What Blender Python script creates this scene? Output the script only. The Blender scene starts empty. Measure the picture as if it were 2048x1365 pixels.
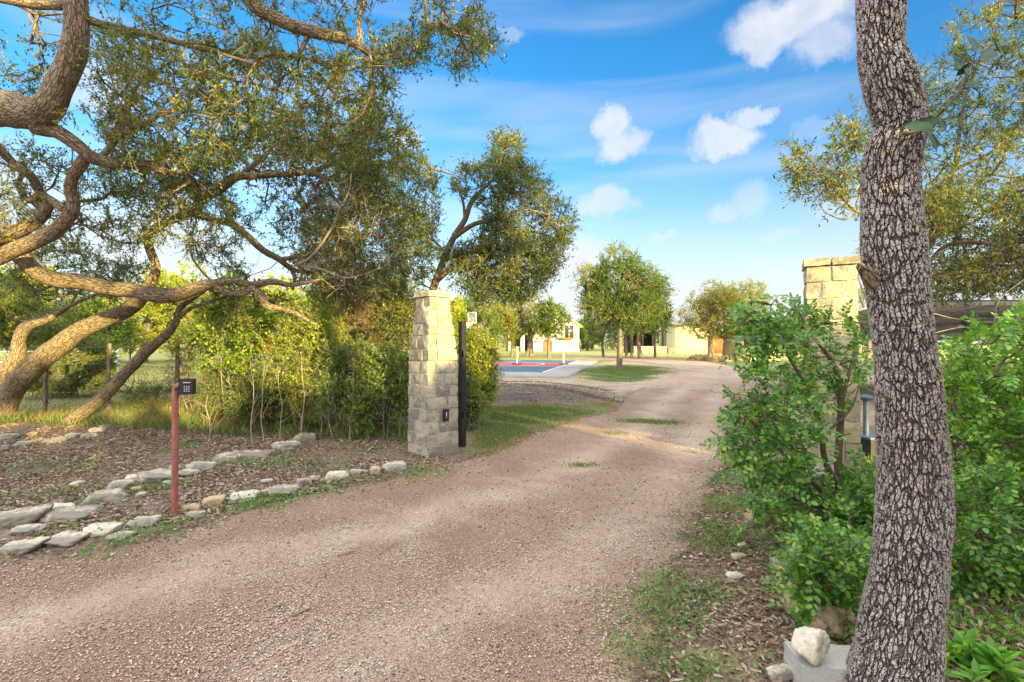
import bpy, math, random
import numpy as np
from mathutils import Vector, Matrix
rng = np.random.default_rng(7)
CAMZ = 1.5; F = 1024.0; HZ = 682.5
def P(x, y, Y):
    """world point seen at photo position (x, y) at distance Y"""
    return np.array([(x-1024)/F*Y, Y, CAMZ+(HZ-y)/F*Y])
def G(x, y, z=0.0):
    Y = (CAMZ-z)*F/(y-HZ)
    return np.array([(x-1024)/F*Y, Y, z])
SUN_AZ = math.radians(36); SUN_EL = math.radians(9.5)
SD = np.array([math.sin(SUN_AZ)*math.cos(SUN_EL), -math.cos(SUN_AZ)*math.cos(SUN_EL), math.sin(SUN_EL)])  # towards the sun
col = bpy.context.scene.collection
# ---------------------------------------------------------------- noise
def vnoise(p, f=1.0, seed=0):
    """smooth pseudo noise -1..1 on points (N,3)"""
    r = np.random.default_rng(seed+1000)
    p = np.asarray(p)*f; out = np.zeros(len(p))
    for k in range(7):
        d = r.normal(size=3); d /= np.linalg.norm(d); ph = r.uniform(0, 6.28); s = r.uniform(.6, 1.9)
        d2 = r.normal(size=3); d2 /= np.linalg.norm(d2)
        out += np.sin(p@d*s*3+ph+1.3*np.sin(p@d2*s*2.1+ph*2))
    return out/3.2
def nrm(v):
    return v/np.maximum(np.linalg.norm(v, axis=-1, keepdims=True), 1e-9)
# ---------------------------------------------------------------- mesh buffer
class MB:
    def __init__(s): s.v=[]; s.n=0; s.f={}; s.bc=[]; s.sm=[]
    def add(s, v, faces, bc=None):
        v = np.asarray(v, float).reshape(-1,3); faces = np.asarray(faces, int)
        s.v.append(v); s.bc.append(v if bc is None else bc)
        s.f.setdefault(faces.shape[1], []).append(faces+s.n); s.n += len(v)
        return s
    def addp(s, v, flist):
        v = np.asarray(v, float); s.v.append(v); s.bc.append(v)
        for f in flist: s.f.setdefault(len(f), []).append(np.array([f])+s.n)
        s.n += len(v); return s
    def box(s, c, size, rz=0.0, rx=0.0):
        x,y,z = [k/2 for k in size]
        v = np.array([[-x,-y,-z],[x,-y,-z],[x,y,-z],[-x,y,-z],[-x,-y,z],[x,-y,z],[x,y,z],[-x,y,z]])
        if rx: v = v@np.array(Matrix.Rotation(rx,3,'X')).T
        if rz: v = v@np.array(Matrix.Rotation(rz,3,'Z')).T
        return s.add(v+np.array(c), [[0,3,2,1],[4,5,6,7],[0,1,5,4],[1,2,6,5],[2,3,7,6],[3,0,4,7]])
    def build(s, name, mat, parent=None, smooth=False, attrs=None):
        me = bpy.data.meshes.new(name)
        v = np.concatenate(s.v)
        org = np.array(parent['_org']) if parent is not None else np.zeros(3)
        v = v-org
        me.vertices.add(len(v)); me.vertices.foreach_set('co', v.astype(np.float32).ravel())
        li=[]; ls=[]; st=0
        for k, fl in s.f.items():
            fa = np.concatenate(fl); li.append(fa.ravel()); ls.append(st+np.arange(len(fa))*k); st += fa.size
        li=np.concatenate(li); ls=np.concatenate(ls)
        me.loops.add(len(li)); me.loops.foreach_set('vertex_index', li.astype(np.int32))
        me.polygons.add(len(ls)); me.polygons.foreach_set('loop_start', ls.astype(np.int32))
        me.update(calc_edges=True)
        if smooth: me.polygons.foreach_set('use_smooth', np.ones(len(ls), bool))
        a = me.attributes.new('bc','FLOAT_VECTOR','POINT'); a.data.foreach_set('vector', np.concatenate(s.bc).astype(np.float32).ravel())
        for an, av in (attrs or {}).items():
            a = me.attributes.new(an,'FLOAT','POINT'); a.data.foreach_set('value', av.astype(np.float32))
        me.materials.append(mat)
        o = bpy.data.objects.new(name, me); col.objects.link(o)
        if parent is not None: o.parent = parent
        return o
def thing(name, label, cat, loc=(0,0,0), group=None):
    o = bpy.data.objects.new(name, None); col.objects.link(o); o.empty_display_size=.2
    o.location = loc; o['label']=label; o['category']=cat; o['_org']=[float(k) for k in loc]
    if group: o['group']=group
    return o
def tag(o, label=None, cat=None, group=None, kind=None):
    if label: o['label']=label
    if cat: o['category']=cat
    if group: o['group']=group
    if kind: o['kind']=kind
    return o
# ---------------------------------------------------------------- curves / tubes
def catmull(pts, rad, step):
    pts=np.asarray(pts,float); rad=np.asarray(rad,float)
    if len(pts)<2: return pts,rad
    p=np.vstack([2*pts[0]-pts[1],pts,2*pts[-1]-pts[-2]]); op=[]; orr=[]
    for i in range(len(pts)-1):
        a,b,c,d=p[i:i+4]; n=max(1,int(np.linalg.norm(c-b)/step)); t=np.arange(n)[:,None]/n
        op.append(.5*((2*b)+(-a+c)*t+(2*a-5*b+4*c-d)*t**2+(-a+3*b-3*c+d)*t**3)); orr.append(rad[i]+(rad[i+1]-rad[i])*t[:,0])
    op.append(pts[-1:]); orr.append(rad[-1:])
    return np.vstack(op),np.concatenate(orr)
def tube(mb, pts, rad, sides=10, lump=0.0, seed=0, step=None):
    if step: pts,rad=catmull(pts,rad,step)
    pts=np.asarray(pts,float); rad=np.asarray(rad,float); n=len(pts)
    t=np.gradient(pts,axis=0); t=nrm(t)
    u=np.cross(t[0],[0.3,1,.2]); u/=np.linalg.norm(u); U=[u]
    for i in range(1,n):
        u=U[-1]-t[i]*np.dot(U[-1],t[i]); u/=np.linalg.norm(u); U.append(u)
    U=np.array(U); W=np.cross(t,U)
    a=np.arange(sides)/sides*2*np.pi; ca=np.cos(a); sa=np.sin(a)
    ring=(U[:,None,:]*ca[None,:,None]+W[:,None,:]*sa[None,:,None])
    L=np.concatenate([[0],np.cumsum(np.linalg.norm(np.diff(pts,axis=0),axis=1))])
    R=rad[:,None]*np.ones((n,sides))
    bc=np.stack([rad[:,None]*ca[None],rad[:,None]*sa[None],np.repeat(L[:,None],sides,1)+seed*3.7],-1).reshape(-1,3)
    if lump:
        q=bc/ np.maximum(rad.mean(),.01); q=q.copy(); q[:,2]*=.45
        R=R*(1+lump*vnoise(q,.9,seed).reshape(n,sides))
    v=(pts[:,None,:]+ring*R[...,None]).reshape(-1,3)
    i=np.arange(n-1)[:,None]*sides; j=np.arange(sides)[None]; k=(j+1)%sides
    f=np.stack([i+j,i+k,i+sides+k,i+sides+j],-1).reshape(-1,4)
    mb.add(v,f,bc)
    for e,(c,base) in enumerate(((pts[0],0),(pts[-1],(n-1)*sides))):
        cv=np.vstack([v[base:base+sides],c[None]+(t[0]*-1 if e==0 else t[-1])*rad[0 if e==0 else -1]*.3])
        idx=np.arange(sides); f=np.stack([idx,(idx+1)%sides,np.full(sides,sides)],-1)
        if e==0: f=f[:,::-1]
        mb.add(cv,f,np.vstack([bc[base:base+sides],bc[base:base+1]]))
def segs(mb, a, b, ra, rb, sides=3):
    a=np.asarray(a,float); b=np.asarray(b,float)
    if len(a)==0: return
    ra=np.broadcast_to(np.asarray(ra,float),(len(a),)); rb=np.broadcast_to(np.asarray(rb,float),(len(a),))
    t=nrm(b-a); ref=np.where(np.abs(t[:,2:3])>.9,np.array([[1.,0,0]]),np.array([[0,0,1.]]))
    u=nrm(np.cross(t,ref)); w=np.cross(t,u); an=np.arange(sides)/sides*2*np.pi
    ring=u[:,None]*np.cos(an)[None,:,None]+w[:,None]*np.sin(an)[None,:,None]
    v=np.concatenate([a[:,None]+ring*ra[:,None,None],b[:,None]+ring*rb[:,None,None]],1).reshape(-1,3)
    L=np.linalg.norm(b-a,axis=1)
    cs=np.stack([np.cos(an),np.sin(an)],-1)[None]
    b0=np.concatenate([cs*ra[:,None,None],np.zeros((len(a),sides,1))],-1)
    b1=np.concatenate([cs*rb[:,None,None],np.repeat(L[:,None,None],sides,1)],-1)
    bc=np.concatenate([b0,b1],1).reshape(-1,3)
    base=np.arange(len(a))[:,None]*2*sides; j=np.arange(sides)[None]; k=(j+1)%sides
    f=np.stack([base+j,base+k,base+sides+k,base+sides+j],-1).reshape(-1,4)
    mb.add(v,f,bc)
# ---------------------------------------------------------------- leaves
def leaves(mb, c, d, n, L, W, shape='rhomb', fold=.25):
    c=np.asarray(c); N=len(c)
    if N==0: return
    d=nrm(d); s=nrm(np.cross(d,n)); n=np.cross(s,d)
    L=np.broadcast_to(L,(N,))[:,None]; W=np.broadcast_to(W,(N,))[:,None]
    if shape=='rhomb':
        v=np.stack([c, c+d*L*.5+s*W*.5+n*W*fold, c+d*L, c+d*L*.5-s*W*.5+n*W*fold],1).reshape(-1,3)
        mb.add(v, np.arange(N*4).reshape(-1,4))
    else:
        if shape=='oval': k1,w1,k2,w2=.28,.43,.74,.44
        else: k1,w1,k2,w2=.25,.42,.62,.36
        b=n*L*(.10 if shape=='oval' else .22)
        v=np.stack([c, c+d*L*k1+s*W*w1+n*W*fold, c+d*L*k2+s*W*w2+n*W*fold-b*.4, c+d*L-b,
                    c+d*L*k2-s*W*w2+n*W*fold-b*.4, c+d*L*k1-s*W*w1+n*W*fold],1).reshape(-1,3)
        i=np.arange(N)[:,None]*6
        f=np.concatenate([i+np.array([[0,1,2,3]]),i+np.array([[0,3,4,5]])])
        mb.add(v,f)
def rdir(n, r=rng): return nrm(r.normal(size=(n,3)))
# ---------------------------------------------------------------- branch growth
def grow(mains, targets, r, seg=.22, wander=.25, twig=.0035, ex=2.3, rise=.15, capf=.75):
    P0=[];R0=[]
    for p,ra in mains:
        pp,rr=catmull(p,ra,seg); P0.append(pp); R0.append(rr)
    P0=np.vstack(P0); R0=np.concatenate(R0); m=len(P0)
    T=np.asarray(targets)
    d=np.array([((P0-t)**2).sum(1).min() for t in T]); T=T[np.argsort(d)]
    cap=m+len(T)*14+10
    pos=np.zeros((cap,3)); par=np.full(cap,-1,int); pos[:m]=P0; n=m; tip=[]
    for t in T:
        d2=((pos[:n]-t)**2).sum(1); a=int(d2.argmin()); L=math.sqrt(d2[a])
        if L<.02: tip.append(a); continue
        k=min(12,max(1,int(round(L/seg))))
        p0=pos[a]; mid=(p0+t)/2+r.normal(size=3)*L*wander*.5+np.array([0,0,L*rise])
        prev=a
        for i in range(1,k+1):
            q=i/k; p=(1-q)**2*p0+2*q*(1-q)*mid+q*q*t
            if i<k: p=p+r.normal(size=3)*seg*.12
            pos[n]=p; par[n]=prev; prev=n; n+=1
        tip.append(prev)
    w=np.zeros(n)
    for i in tip: w[i]+=1
    for i in range(n-1,m-1,-1): w[par[i]]+=w[i]
    rad=twig*np.maximum(w,1)**(1/ex); rad[:m]=R0
    idx=np.arange(m,n); pa=par[idx]
    ra=np.where(pa<m, np.minimum(rad[idx]*1.25, R0[np.minimum(pa,m-1)]*capf), rad[pa]); rb=rad[idx]
    ra=np.minimum(ra, rb*1.8)
    tip=np.array([i for i in tip if i>=m])
    tdir=nrm(pos[tip]-pos[par[tip]])
    return pos[pa],pos[idx],ra,rb,pos[tip],tdir
def branches(mb, g):
    a,b,ra,rb=g[:4]; rm=np.maximum(ra,rb)
    for lo,hi,s in ((0,.007,3),(.007,.022,5),(.022,9,8)):
        k=(rm>=lo)&(rm<hi); segs(mb,a[k],b[k],ra[k],rb[k],s)
def sprays(mbw, mbl, tips, tdir, r, ns=4, sl=.22, nl=9, L=.045, W=.02, up=.1, shape='rhomb', spread=1.0, bare=0.0, tr=.003, fold=.25, curl=.6):
    N=len(tips); base=np.repeat(tips,ns,0)
    dd=nrm(np.repeat(tdir,ns,0)*.7+r.normal(size=(N*ns,3))*.55*spread+np.array([0,0,up]))
    ln=sl*r.uniform(.5,1.3,(N*ns,1)); end=base+dd*ln
    if mbw is not None: segs(mbw,base,end,tr*1.3,tr*.6,3)
    k=r.random(N*ns)>bare; base,dd,ln=base[k],dd[k],ln[k]; M=len(base)
    t=(np.tile(np.linspace(.15,1.0,nl),M)+r.normal(size=M*nl)*.04)[:,None]
    B=np.repeat(base,nl,0); D=np.repeat(dd,nl,0); Ln=np.repeat(ln,nl,0)
    c=B+D*Ln*t+r.normal(size=(M*nl,3))*.006
    ld=nrm(D*.6+rdir(M*nl,r)*.9)
    nn=nrm(rdir(M*nl,r)*curl+np.array([0,0,.8]))
    sc=r.uniform(.65,1.25,M*nl)
    leaves(mbl,c,ld,nn,L*sc,W*sc,shape,fold)
def in_poly(x,y,poly):
    poly=np.asarray(poly,float); ins=np.zeros(len(x),bool); j=len(poly)-1
    for i in range(len(poly)):
        xi,yi=poly[i]; xj,yj=poly[j]
        c=((yi>y)!=(yj>y))&(x<(xj-xi)*(y-yi)/(yj-yi+1e-12)+xi); ins^=c; j=i
    return ins
def sample_poly(poly, n, Y0, Y1, r, thr=-.4, f=1.2, seed=1):
    """points of a crown: outline as seen from the gate, real depth between Y0 and Y1, clumped"""
    poly=np.asarray(poly,float); lo=poly.min(0); hi=poly.max(0); out=[]
    while sum(map(len,out))<n:
        x=r.uniform(lo[0],hi[0],n*3); y=r.uniform(lo[1],hi[1],n*3); k=in_poly(x,y,poly); x=x[k];y=y[k]
        Y=r.uniform(Y0,Y1,len(x)); p=np.stack([(x-1024)/F*Y,Y,CAMZ+(HZ-y)/F*Y],-1)
        out.append(p[vnoise(p,f,seed)>thr])
    return np.concatenate(out)[:n]
def sample_ell(ells, n, r, shell=.5, thr=-.5, f=1.0, seed=1):
    vol=np.array([e[1][0]*e[1][1]*e[1][2] for e in ells]); out=[]
    while sum(map(len,out))<n:
        k=r.choice(len(ells),n*2,p=vol/vol.sum()); d=rdir(n*2,r); rr=r.random(n*2)**(1/3); rr=rr*(1-shell)+shell*rr**.3
        c=np.array([e[0] for e in ells])[k]; s=np.array([e[1] for e in ells])[k]
        p=c+d*s*rr[:,None]; out.append(p[vnoise(p,f,seed)>thr])
    return np.concatenate(out)[:n]
SKYS=.15; SKYSAT=1.35; SKYTINT=(.72,.80,.86); HAZEC=(2.25,2.3,2.25); CLOUDC=(2.2,2.25,2.35); FILLC=(6.6,6.3,6.0); EXPO=1.5
# ---------------------------------------------------------------- materials
def newmat(name):
    m=bpy.data.materials.new(name); m.use_nodes=True; nt=m.node_tree; nt.nodes.clear()
    out=nt.nodes.new('ShaderNodeOutputMaterial'); return m,nt,out
class NT:
    def __init__(s,nt): s.nt=nt
    def n(s,t,**kw):
        nd=s.nt.nodes.new(t)
        for k,v in kw.items():
            if k.startswith('i_'):
                key=k[2:]; key=int(key) if key.isdigit() else key
                nd.inputs[key].default_value=v
            else: setattr(nd,k,v)
        return nd
    def l(s,a,b): s.nt.links.new(a,b)
    def tc(s,kind='Object'): return s.n('ShaderNodeTexCoord').outputs[kind]
    def attr(s,name,o='Vector'): return s.n('ShaderNodeAttribute',attribute_name=name).outputs[o]
    def mp(s,vec,scale=(1,1,1),loc=(0,0,0)):
        m=s.n('ShaderNodeMapping'); m.inputs['Scale'].default_value=scale; m.inputs['Location'].default_value=loc; s.l(vec,m.inputs['Vector']); return m.outputs[0]
    def noise(s,vec,scale,detail=4,rough=.55,dist=0.0):
        m=s.n('ShaderNodeTexNoise'); m.inputs['Scale'].default_value=scale; m.inputs['Detail'].default_value=detail; m.inputs['Roughness'].default_value=rough; m.inputs['Distortion'].default_value=dist
        if vec is not None: s.l(vec,m.inputs['Vector'])
        return m
    def vor(s,vec,scale,feature='F1',rnd=1.0):
        m=s.n('ShaderNodeTexVoronoi',feature=feature); m.inputs['Scale'].default_value=scale; m.inputs['Randomness'].default_value=rnd
        if vec is not None: s.l(vec,m.inputs['Vector'])
        return m
    def ramp(s,fac,stops,interp='LINEAR'):
        r=s.n('ShaderNodeValToRGB'); cr=r.color_ramp; cr.interpolation=interp
        while len(cr.elements)<len(stops): cr.elements.new(.5)
        for e,(p,c) in zip(cr.elements,stops): e.position=p; e.color=(*c,1) if len(c)==3 else c
        s.l(fac,r.inputs[0]); return r.outputs[0]
    def mix(s,fac,a,b,mode='MIX'):
        m=s.n('ShaderNodeMix',data_type='RGBA',blend_type=mode)
        for sock,v in ((m.inputs[0],fac),(m.inputs[6],a),(m.inputs[7],b)):
            if isinstance(v,(int,float)): sock.default_value=v
            elif isinstance(v,tuple): sock.default_value=(*v,1) if len(v)==3 else v
            else: s.l(v,sock)
        return m.outputs[2]
    def math(s,op,a,b=0.0,c=None,clamp=False):
        m=s.n('ShaderNodeMath',operation=op,use_clamp=clamp)
        for i,v in enumerate((a,b,c)):
            if v is None: continue
            if isinstance(v,(int,float)): m.inputs[i].default_value=v
            else: s.l(v,m.inputs[i])
        return m.outputs[0]
    def vmath(s,op,a,b=(0,0,0)):
        m=s.n('ShaderNodeVectorMath',operation=op)
        for i,v in enumerate((a,b)):
            if isinstance(v,tuple): m.inputs[i].default_value=v
            else: s.l(v,m.inputs[i])
        return m.outputs['Value'] if op in('LENGTH','DOT_PRODUCT') else m.outputs[0]
    def mr(s,v,a,b,c=0.0,d=1.0,smooth=False):
        m=s.n('ShaderNodeMapRange'); m.interpolation_type='SMOOTHSTEP' if smooth else 'LINEAR'
        for i,x in enumerate((v,a,b,c,d)):
            if isinstance(x,(int,float)): m.inputs[i].default_value=x
            else: s.l(x,m.inputs[i])
        return m.outputs[0]
    def bump(s,h,strength=.5,dist=.01,normal=None):
        b=s.n('ShaderNodeBump'); b.inputs['Strength'].default_value=strength; b.inputs['Distance'].default_value=dist; s.l(h,b.inputs['Height'])
        if normal is not None: s.l(normal,b.inputs['Normal'])
        return b.outputs[0]
    def bsdf(s,color,rough=.8,normal=None,metal=0.0,spec=.3):
        b=s.n('ShaderNodeBsdfPrincipled'); b.inputs['Metallic'].default_value=metal; b.inputs['Specular IOR Level'].default_value=spec
        for k,v in (('Base Color',color),('Roughness',rough)):
            if isinstance(v,tuple): b.inputs[k].default_value=(*v,1)
            elif isinstance(v,(int,float)): b.inputs[k].default_value=v
            else: s.l(v,b.inputs[k])
        if normal is not None: s.l(normal,b.inputs['Normal'])
        return b.outputs[0]
def leafmat(name, cols, transl=.35, rough=.5, spec=.35, clump=None, clump_f=1.6, tcol=1.3):
    """cols: list of leaf colours spread at random leaf by leaf; clump: gold of sunlit sprays put into the leaf colour"""
    m,nt,out=newmat(name); N=NT(nt)
    g=N.n('ShaderNodeNewGeometry'); st=[(i/max(1,len(cols)-1),c) for i,c in enumerate(cols)]
    c=N.ramp(g.outputs['Random Per Island'],st)
    if clump:
        nz=N.noise(N.tc(),clump_f,3); f=N.mr(nz.outputs[0],.52,.66); c=N.mix(f,c,clump)
    nz2=N.noise(N.tc(),.9,2); c=N.mix(N.mr(nz2.outputs[0],.35,.65,0,.35),c,N.mix(1.0,c,(1.25,1.12,.75),'MULTIPLY'))
    b=N.bsdf(c,rough,spec=spec)
    t=N.n('ShaderNodeBsdfTranslucent'); N.l(N.mix(1.0,c,(tcol*.98,tcol*1.08,tcol*.42),'MULTIPLY'),t.inputs[0])
    mx=N.n('ShaderNodeMixShader'); mx.inputs[0].default_value=transl; N.l(b,mx.inputs[1]); N.l(t.outputs[0],mx.inputs[2]); N.l(mx.outputs[0],out.inputs[0])
    return m
def barkmat(name, dark, mid, light, sc=26, disp=0.0, lichen=None, bdist=.012, st=.24):
    m,nt,out=newmat(name); N=NT(nt)
    v=N.attr('bc'); wn=N.noise(v,11,4,.6); off=N.n('ShaderNodeVectorMath',operation='SCALE'); off.inputs['Scale'].default_value=.035
    N.l(N.vmath('SUBTRACT',wn.outputs['Color'],(.5,.5,.5)),off.inputs[0]); w=N.vmath('ADD',v,off.outputs[0])
    ve=N.vor(N.mp(w,(1,1,st)),sc,'DISTANCE_TO_EDGE')      # long furrows
    ve2=N.vor(N.mp(w,(1,1,.62),(3,1,2)),sc*1.25,'DISTANCE_TO_EDGE')  # cross cracks
    fine=N.noise(N.mp(v,(1,1,.5)),150,5,.7); med=N.noise(v,38,3)
    h=N.mr(ve.outputs[0],0.0,.12,smooth=True); h2=N.mr(ve2.outputs[0],.0,.06,smooth=True)
    hh=N.math('MULTIPLY',h,N.math('MULTIPLY_ADD',h2,.4,.6))
    hh=N.math('ADD',N.math('MULTIPLY',hh,.85),N.math('MULTIPLY',N.math('ADD',fine.outputs[0],med.outputs[0]),.16))
    c=N.mix(N.mr(hh,.06,.27),dark,mid); c=N.mix(N.mr(hh,.45,1.0),c,light)
    c=N.mix(N.mr(fine.outputs[0],.40,.72,0,.5),c,light); c=N.mix(N.mr(med.outputs[0],.35,.52,.4,0),c,dark)
    if lichen:
        ln=N.noise(v,9,5,.7); c=N.mix(N.mr(ln.outputs[0],.64,.70,0,.7),c,lichen)
    pt=N.noise(N.mp(v,(1,1,.6)),4.5,4,.6); c=N.mix(N.mr(pt.outputs[0],.38,.62,.35,0),c,N.mix(1.0,c,(.62,.54,.5),'MULTIPLY'))
    N.l(N.bsdf(c,.9,N.bump(hh,1.0,bdist),spec=.12),out.inputs[0])
    if disp:
        d=N.n('ShaderNodeDisplacement'); d.inputs['Scale'].default_value=disp; d.inputs['Midlevel'].default_value=.6; N.l(hh,d.inputs['Height']); N.l(d.outputs[0],out.inputs[2])
        m.displacement_method='BOTH'
    return m
def simple(name,color,rough=.6,metal=0.0,var=.12,nscale=20,bump=.0,spec=.4,streak=None):
    m,nt,out=newmat(name); N=NT(nt); nz=N.noise(N.tc(),nscale,4)
    dk=tuple(k*(1-var*1.6) for k in color); lt=tuple(min(1,k*(1+var)) for k in color)
    c=N.mix(N.mr(nz.outputs[0],.3,.7),dk,lt)
    if streak: c=N.mix(N.mr(N.noise(N.mp(N.tc(),(1,1,.3)),nscale*.6,5,.7).outputs[0],.55,.66,0,.8),c,streak)
    nb=N.bump(nz.outputs[0],.4,bump) if bump else None
    N.l(N.bsdf(c,rough,nb,metal,spec),out.inputs[0]); return m
def limestone(name, base, stain, amount=.5, warm=None, bscale=22):
    m,nt,out=newmat(name); N=NT(nt); tc=N.tc(); g=N.n('ShaderNodeNewGeometry')
    n1=N.noise(tc,3.2,6,.68); n2=N.noise(tc,24,5,.6); n3=N.noise(tc,90,3)
    rnd=g.outputs['Random Per Island']
    b=N.ramp(rnd,[(0,tuple(k*.8 for k in base)),(.5,base),(1,warm or tuple(k*1.12 for k in base))])
    b=N.mix(N.mr(n2.outputs[0],.3,.7,0,.5),b,tuple(k*.72 for k in base))
    s=N.math('ADD',n1.outputs[0],N.math('MULTIPLY',N.math('SUBTRACT',rnd,.5),.28))
    s=N.math('ADD',s,N.math('MULTIPLY',N.math('SUBTRACT',n2.outputs[0],.5),.35))
    c=N.mix(N.mr(s,.62-amount*.22,.74-amount*.2,0,.9),b,stain)
    pit=N.vor(tc,45,'F1'); h=N.math('ADD',n2.outputs[0],N.math('MULTIPLY',n3.outputs[0],.35))
    h=N.math('SUBTRACT',h,N.mr(pit.outputs[0],.0,.22,.35,0))
    N.l(N.bsdf(c,.92,N.bump(h,.8,.012),spec=.2),out.inputs[0]); return m
M={}
M['oakleaf']=leafmat('live_oak_leaf',[(.04,.085,.045),(.07,.125,.05),(.12,.175,.055),(.21,.25,.07)],.3,.42,clump=(.28,.29,.06))
M['oakleaf2']=leafmat('live_oak_leaf_olive',[(.04,.085,.045),(.08,.14,.05),(.15,.20,.06),(.30,.31,.08)],.32,.42,clump=(.36,.34,.07))
M['oakleaf3']=leafmat('oak_leaf_far',[(.06,.125,.03),(.11,.20,.04),(.19,.27,.055)],.35,.55,clump=(.33,.34,.06),clump_f=.8)
M['yellowleaf']=leafmat('elm_leaf_turning',[(.13,.2,.035),(.25,.29,.05),(.42,.36,.06)],.4,.55,clump=(.48,.35,.05),clump_f=.7)
M['sunlit_leaf']=leafmat('sunlit_lime_leaf',[(.18,.29,.045),(.34,.42,.06),(.54,.52,.08)],.42,.55,clump=(.55,.43,.06),clump_f=.9)  # sunlight on far trees and brush put into the leaf colour
M['cedarleaf']=leafmat('cedar_foliage',[(.07,.14,.03),(.15,.22,.04),(.28,.33,.06)],.3,.7,.2)
M['laurelleaf']=leafmat('laurel_leaf',[(.04,.14,.035),(.07,.21,.04),(.14,.32,.055),(.30,.44,.08)],.27,.3,.5,tcol=1.6)
M['laurelleaf2']=leafmat('laurel_leaf_bright',[(.055,.18,.035),(.11,.29,.045),(.20,.41,.055),(.36,.50,.07)],.3,.3,.5,tcol=1.5)
M['broadleaf']=leafmat('broad_leaf_plant',[(.10,.30,.045),(.17,.42,.05),(.24,.5,.06)],.3,.38,.45)
M['vineleaf']=leafmat('vine_leaf',[(.10,.22,.03),(.22,.36,.04),(.38,.42,.05)],.4,.5)
M['brushleaf']=leafmat('brush_leaf',[(.06,.15,.04),(.11,.22,.05),(.2,.31,.06),(.36,.41,.09)],.35,.5,clump=(.42,.40,.09),clump_f=1.3)
M['dryleaf']=leafmat('rusty_twig_leaf',[(.20,.09,.04),(.30,.16,.07),(.36,.24,.09)],.25,.7)
M['litter']=leafmat('fallen_oak_leaf',[(.10,.06,.045),(.20,.14,.115),(.31,.24,.21),(.45,.38,.34),(.26,.12,.07),(.55,.49,.44),(.36,.29,.26)],.1,.75,.15,tcol=1.0)
M['litter_dark']=leafmat('leaf_mulch',[(.06,.035,.025),(.13,.08,.055),(.22,.14,.10),(.32,.24,.18)],.05,.8,.1,tcol=1.0)
M['weed']=leafmat('ground_weed_leaf',[(.06,.19,.05),(.11,.29,.06),(.22,.38,.08)],.32,.5)
M['grass']=leafmat('grass_blade',[(.06,.13,.045),(.11,.19,.065),(.19,.26,.09),(.34,.33,.17)],.3,.6)
M['drygrass']=leafmat('dry_grass_blade',[(.2,.2,.06),(.34,.29,.11),(.46,.37,.17)],.3,.7)
M['bark_near']=barkmat('oak_bark_near',(.11,.088,.09),(.40,.345,.33),(.52,.475,.45),sc=66,disp=.013,lichen=(.36,.31,.13),st=.21)
M['bark_near_limb']=barkmat('oak_bark_near_limb',(.11,.088,.09),(.40,.345,.33),(.52,.475,.45),sc=60,st=.21)
M['bark']=barkmat('oak_bark',(.030,.020,.015),(.21,.155,.10),(.42,.33,.23),sc=36,bdist=.018,st=.2)
M['bark_far']=barkmat('tree_bark_far',(.06,.045,.035),(.22,.17,.13),(.33,.27,.21),sc=9,bdist=.02)
M['twig']=simple('twig_bark',(.24,.19,.14),.9,var=.3,nscale=9)
M['paletwig']=simple('pale_dry_twig',(.42,.34,.24),.9,var=.25,nscale=9)
M['stem']=simple('laurel_stem',(.17,.12,.085),.85,var=.3,nscale=30,bump=.003)
M['pillar']=limestone('pillar_limestone',(.46,.425,.345),(.19,.185,.17),.74,(.55,.49,.375))
M['pillar2']=limestone('gate_pillar_limestone',(.55,.48,.34),(.25,.23,.19),.25,(.62,.5,.32))
M['mortar']=simple('mortar',(.46,.43,.36),.95,var=.15,nscale=40,bump=.004)
M['rock']=limestone('border_limestone',(.56,.51,.41),(.26,.25,.235),.40,(.66,.6,.48))
M['rockgrey']=limestone('grey_limestone',(.48,.435,.35),(.24,.225,.20),.5,(.60,.54,.43))
M['rockwhite']=limestone('white_limestone',(.66,.62,.52),(.5,.45,.36),.15,(.72,.68,.58))
M['rocktan']=limestone('tan_limestone',(.56,.43,.28),(.33,.26,.19),.3,(.66,.5,.33))
M['block']=simple('concrete_block',(.45,.45,.43),.95,var=.12,nscale=120,bump=.004)
M['rust']=simple('red_oxide_pipe',(.34,.11,.09),.6,var=.2,nscale=25,bump=.001,streak=(.42,.28,.27))
M['blackplastic']=simple('black_plastic',(.022,.024,.03),.42,var=.2,nscale=30)
M['whitekey']=simple('grey_key',(.5,.5,.5),.5,var=.05)
M['blacksteel']=simple('black_steel',(.03,.03,.038),.4,.2,var=.25,nscale=18)
M['bluesteel']=simple('blue_grey_paint',(.10,.15,.24),.45,.1,var=.25,nscale=14,streak=(.2,.12,.08))
M['galv']=simple('galvanised_pipe',(.42,.45,.5),.45,.5,var=.25,nscale=8)
M['sheet']=simple('metal_roof_sheet',(.78,.78,.8),.6,.0,var=.25,nscale=3,streak=(.12,.10,.10))
M['cream']=simple('cream_siding',(.62,.55,.34),.8,var=.06,nscale=2)
M['white']=simple('white_render',(.86,.84,.76),.85,var=.04,nscale=2)
M['roofm']=simple('standing_seam_roof',(.36,.38,.38),.5,.3,var=.1,nscale=2)
M['wood']=simple('stained_wood',(.30,.13,.055),.6,var=.3,nscale=6)
M['darkin']=simple('dark_porch',(.05,.045,.04),.9,var=.3,nscale=1)
M['stonewall']=limestone('rubble_stone_wall',(.48,.42,.33),(.26,.23,.2),.5)
M['glass']=simple('window_glass',(.05,.06,.07),.08,var=.1,spec=.8)
M['conc']=simple('court_concrete',(.37,.37,.38),.9,var=.07,nscale=3)
M['courtblue']=simple('court_blue',(.065,.125,.19),.75,var=.08,nscale=2)
M['courtred']=simple('court_red',(.34,.09,.11),.75,var=.08,nscale=2)
M['paint']=simple('white_paint',(.8,.8,.8),.6,var=.03)
M['orange']=simple('orange_rim',(.7,.16,.04),.5,var=.1)
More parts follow.
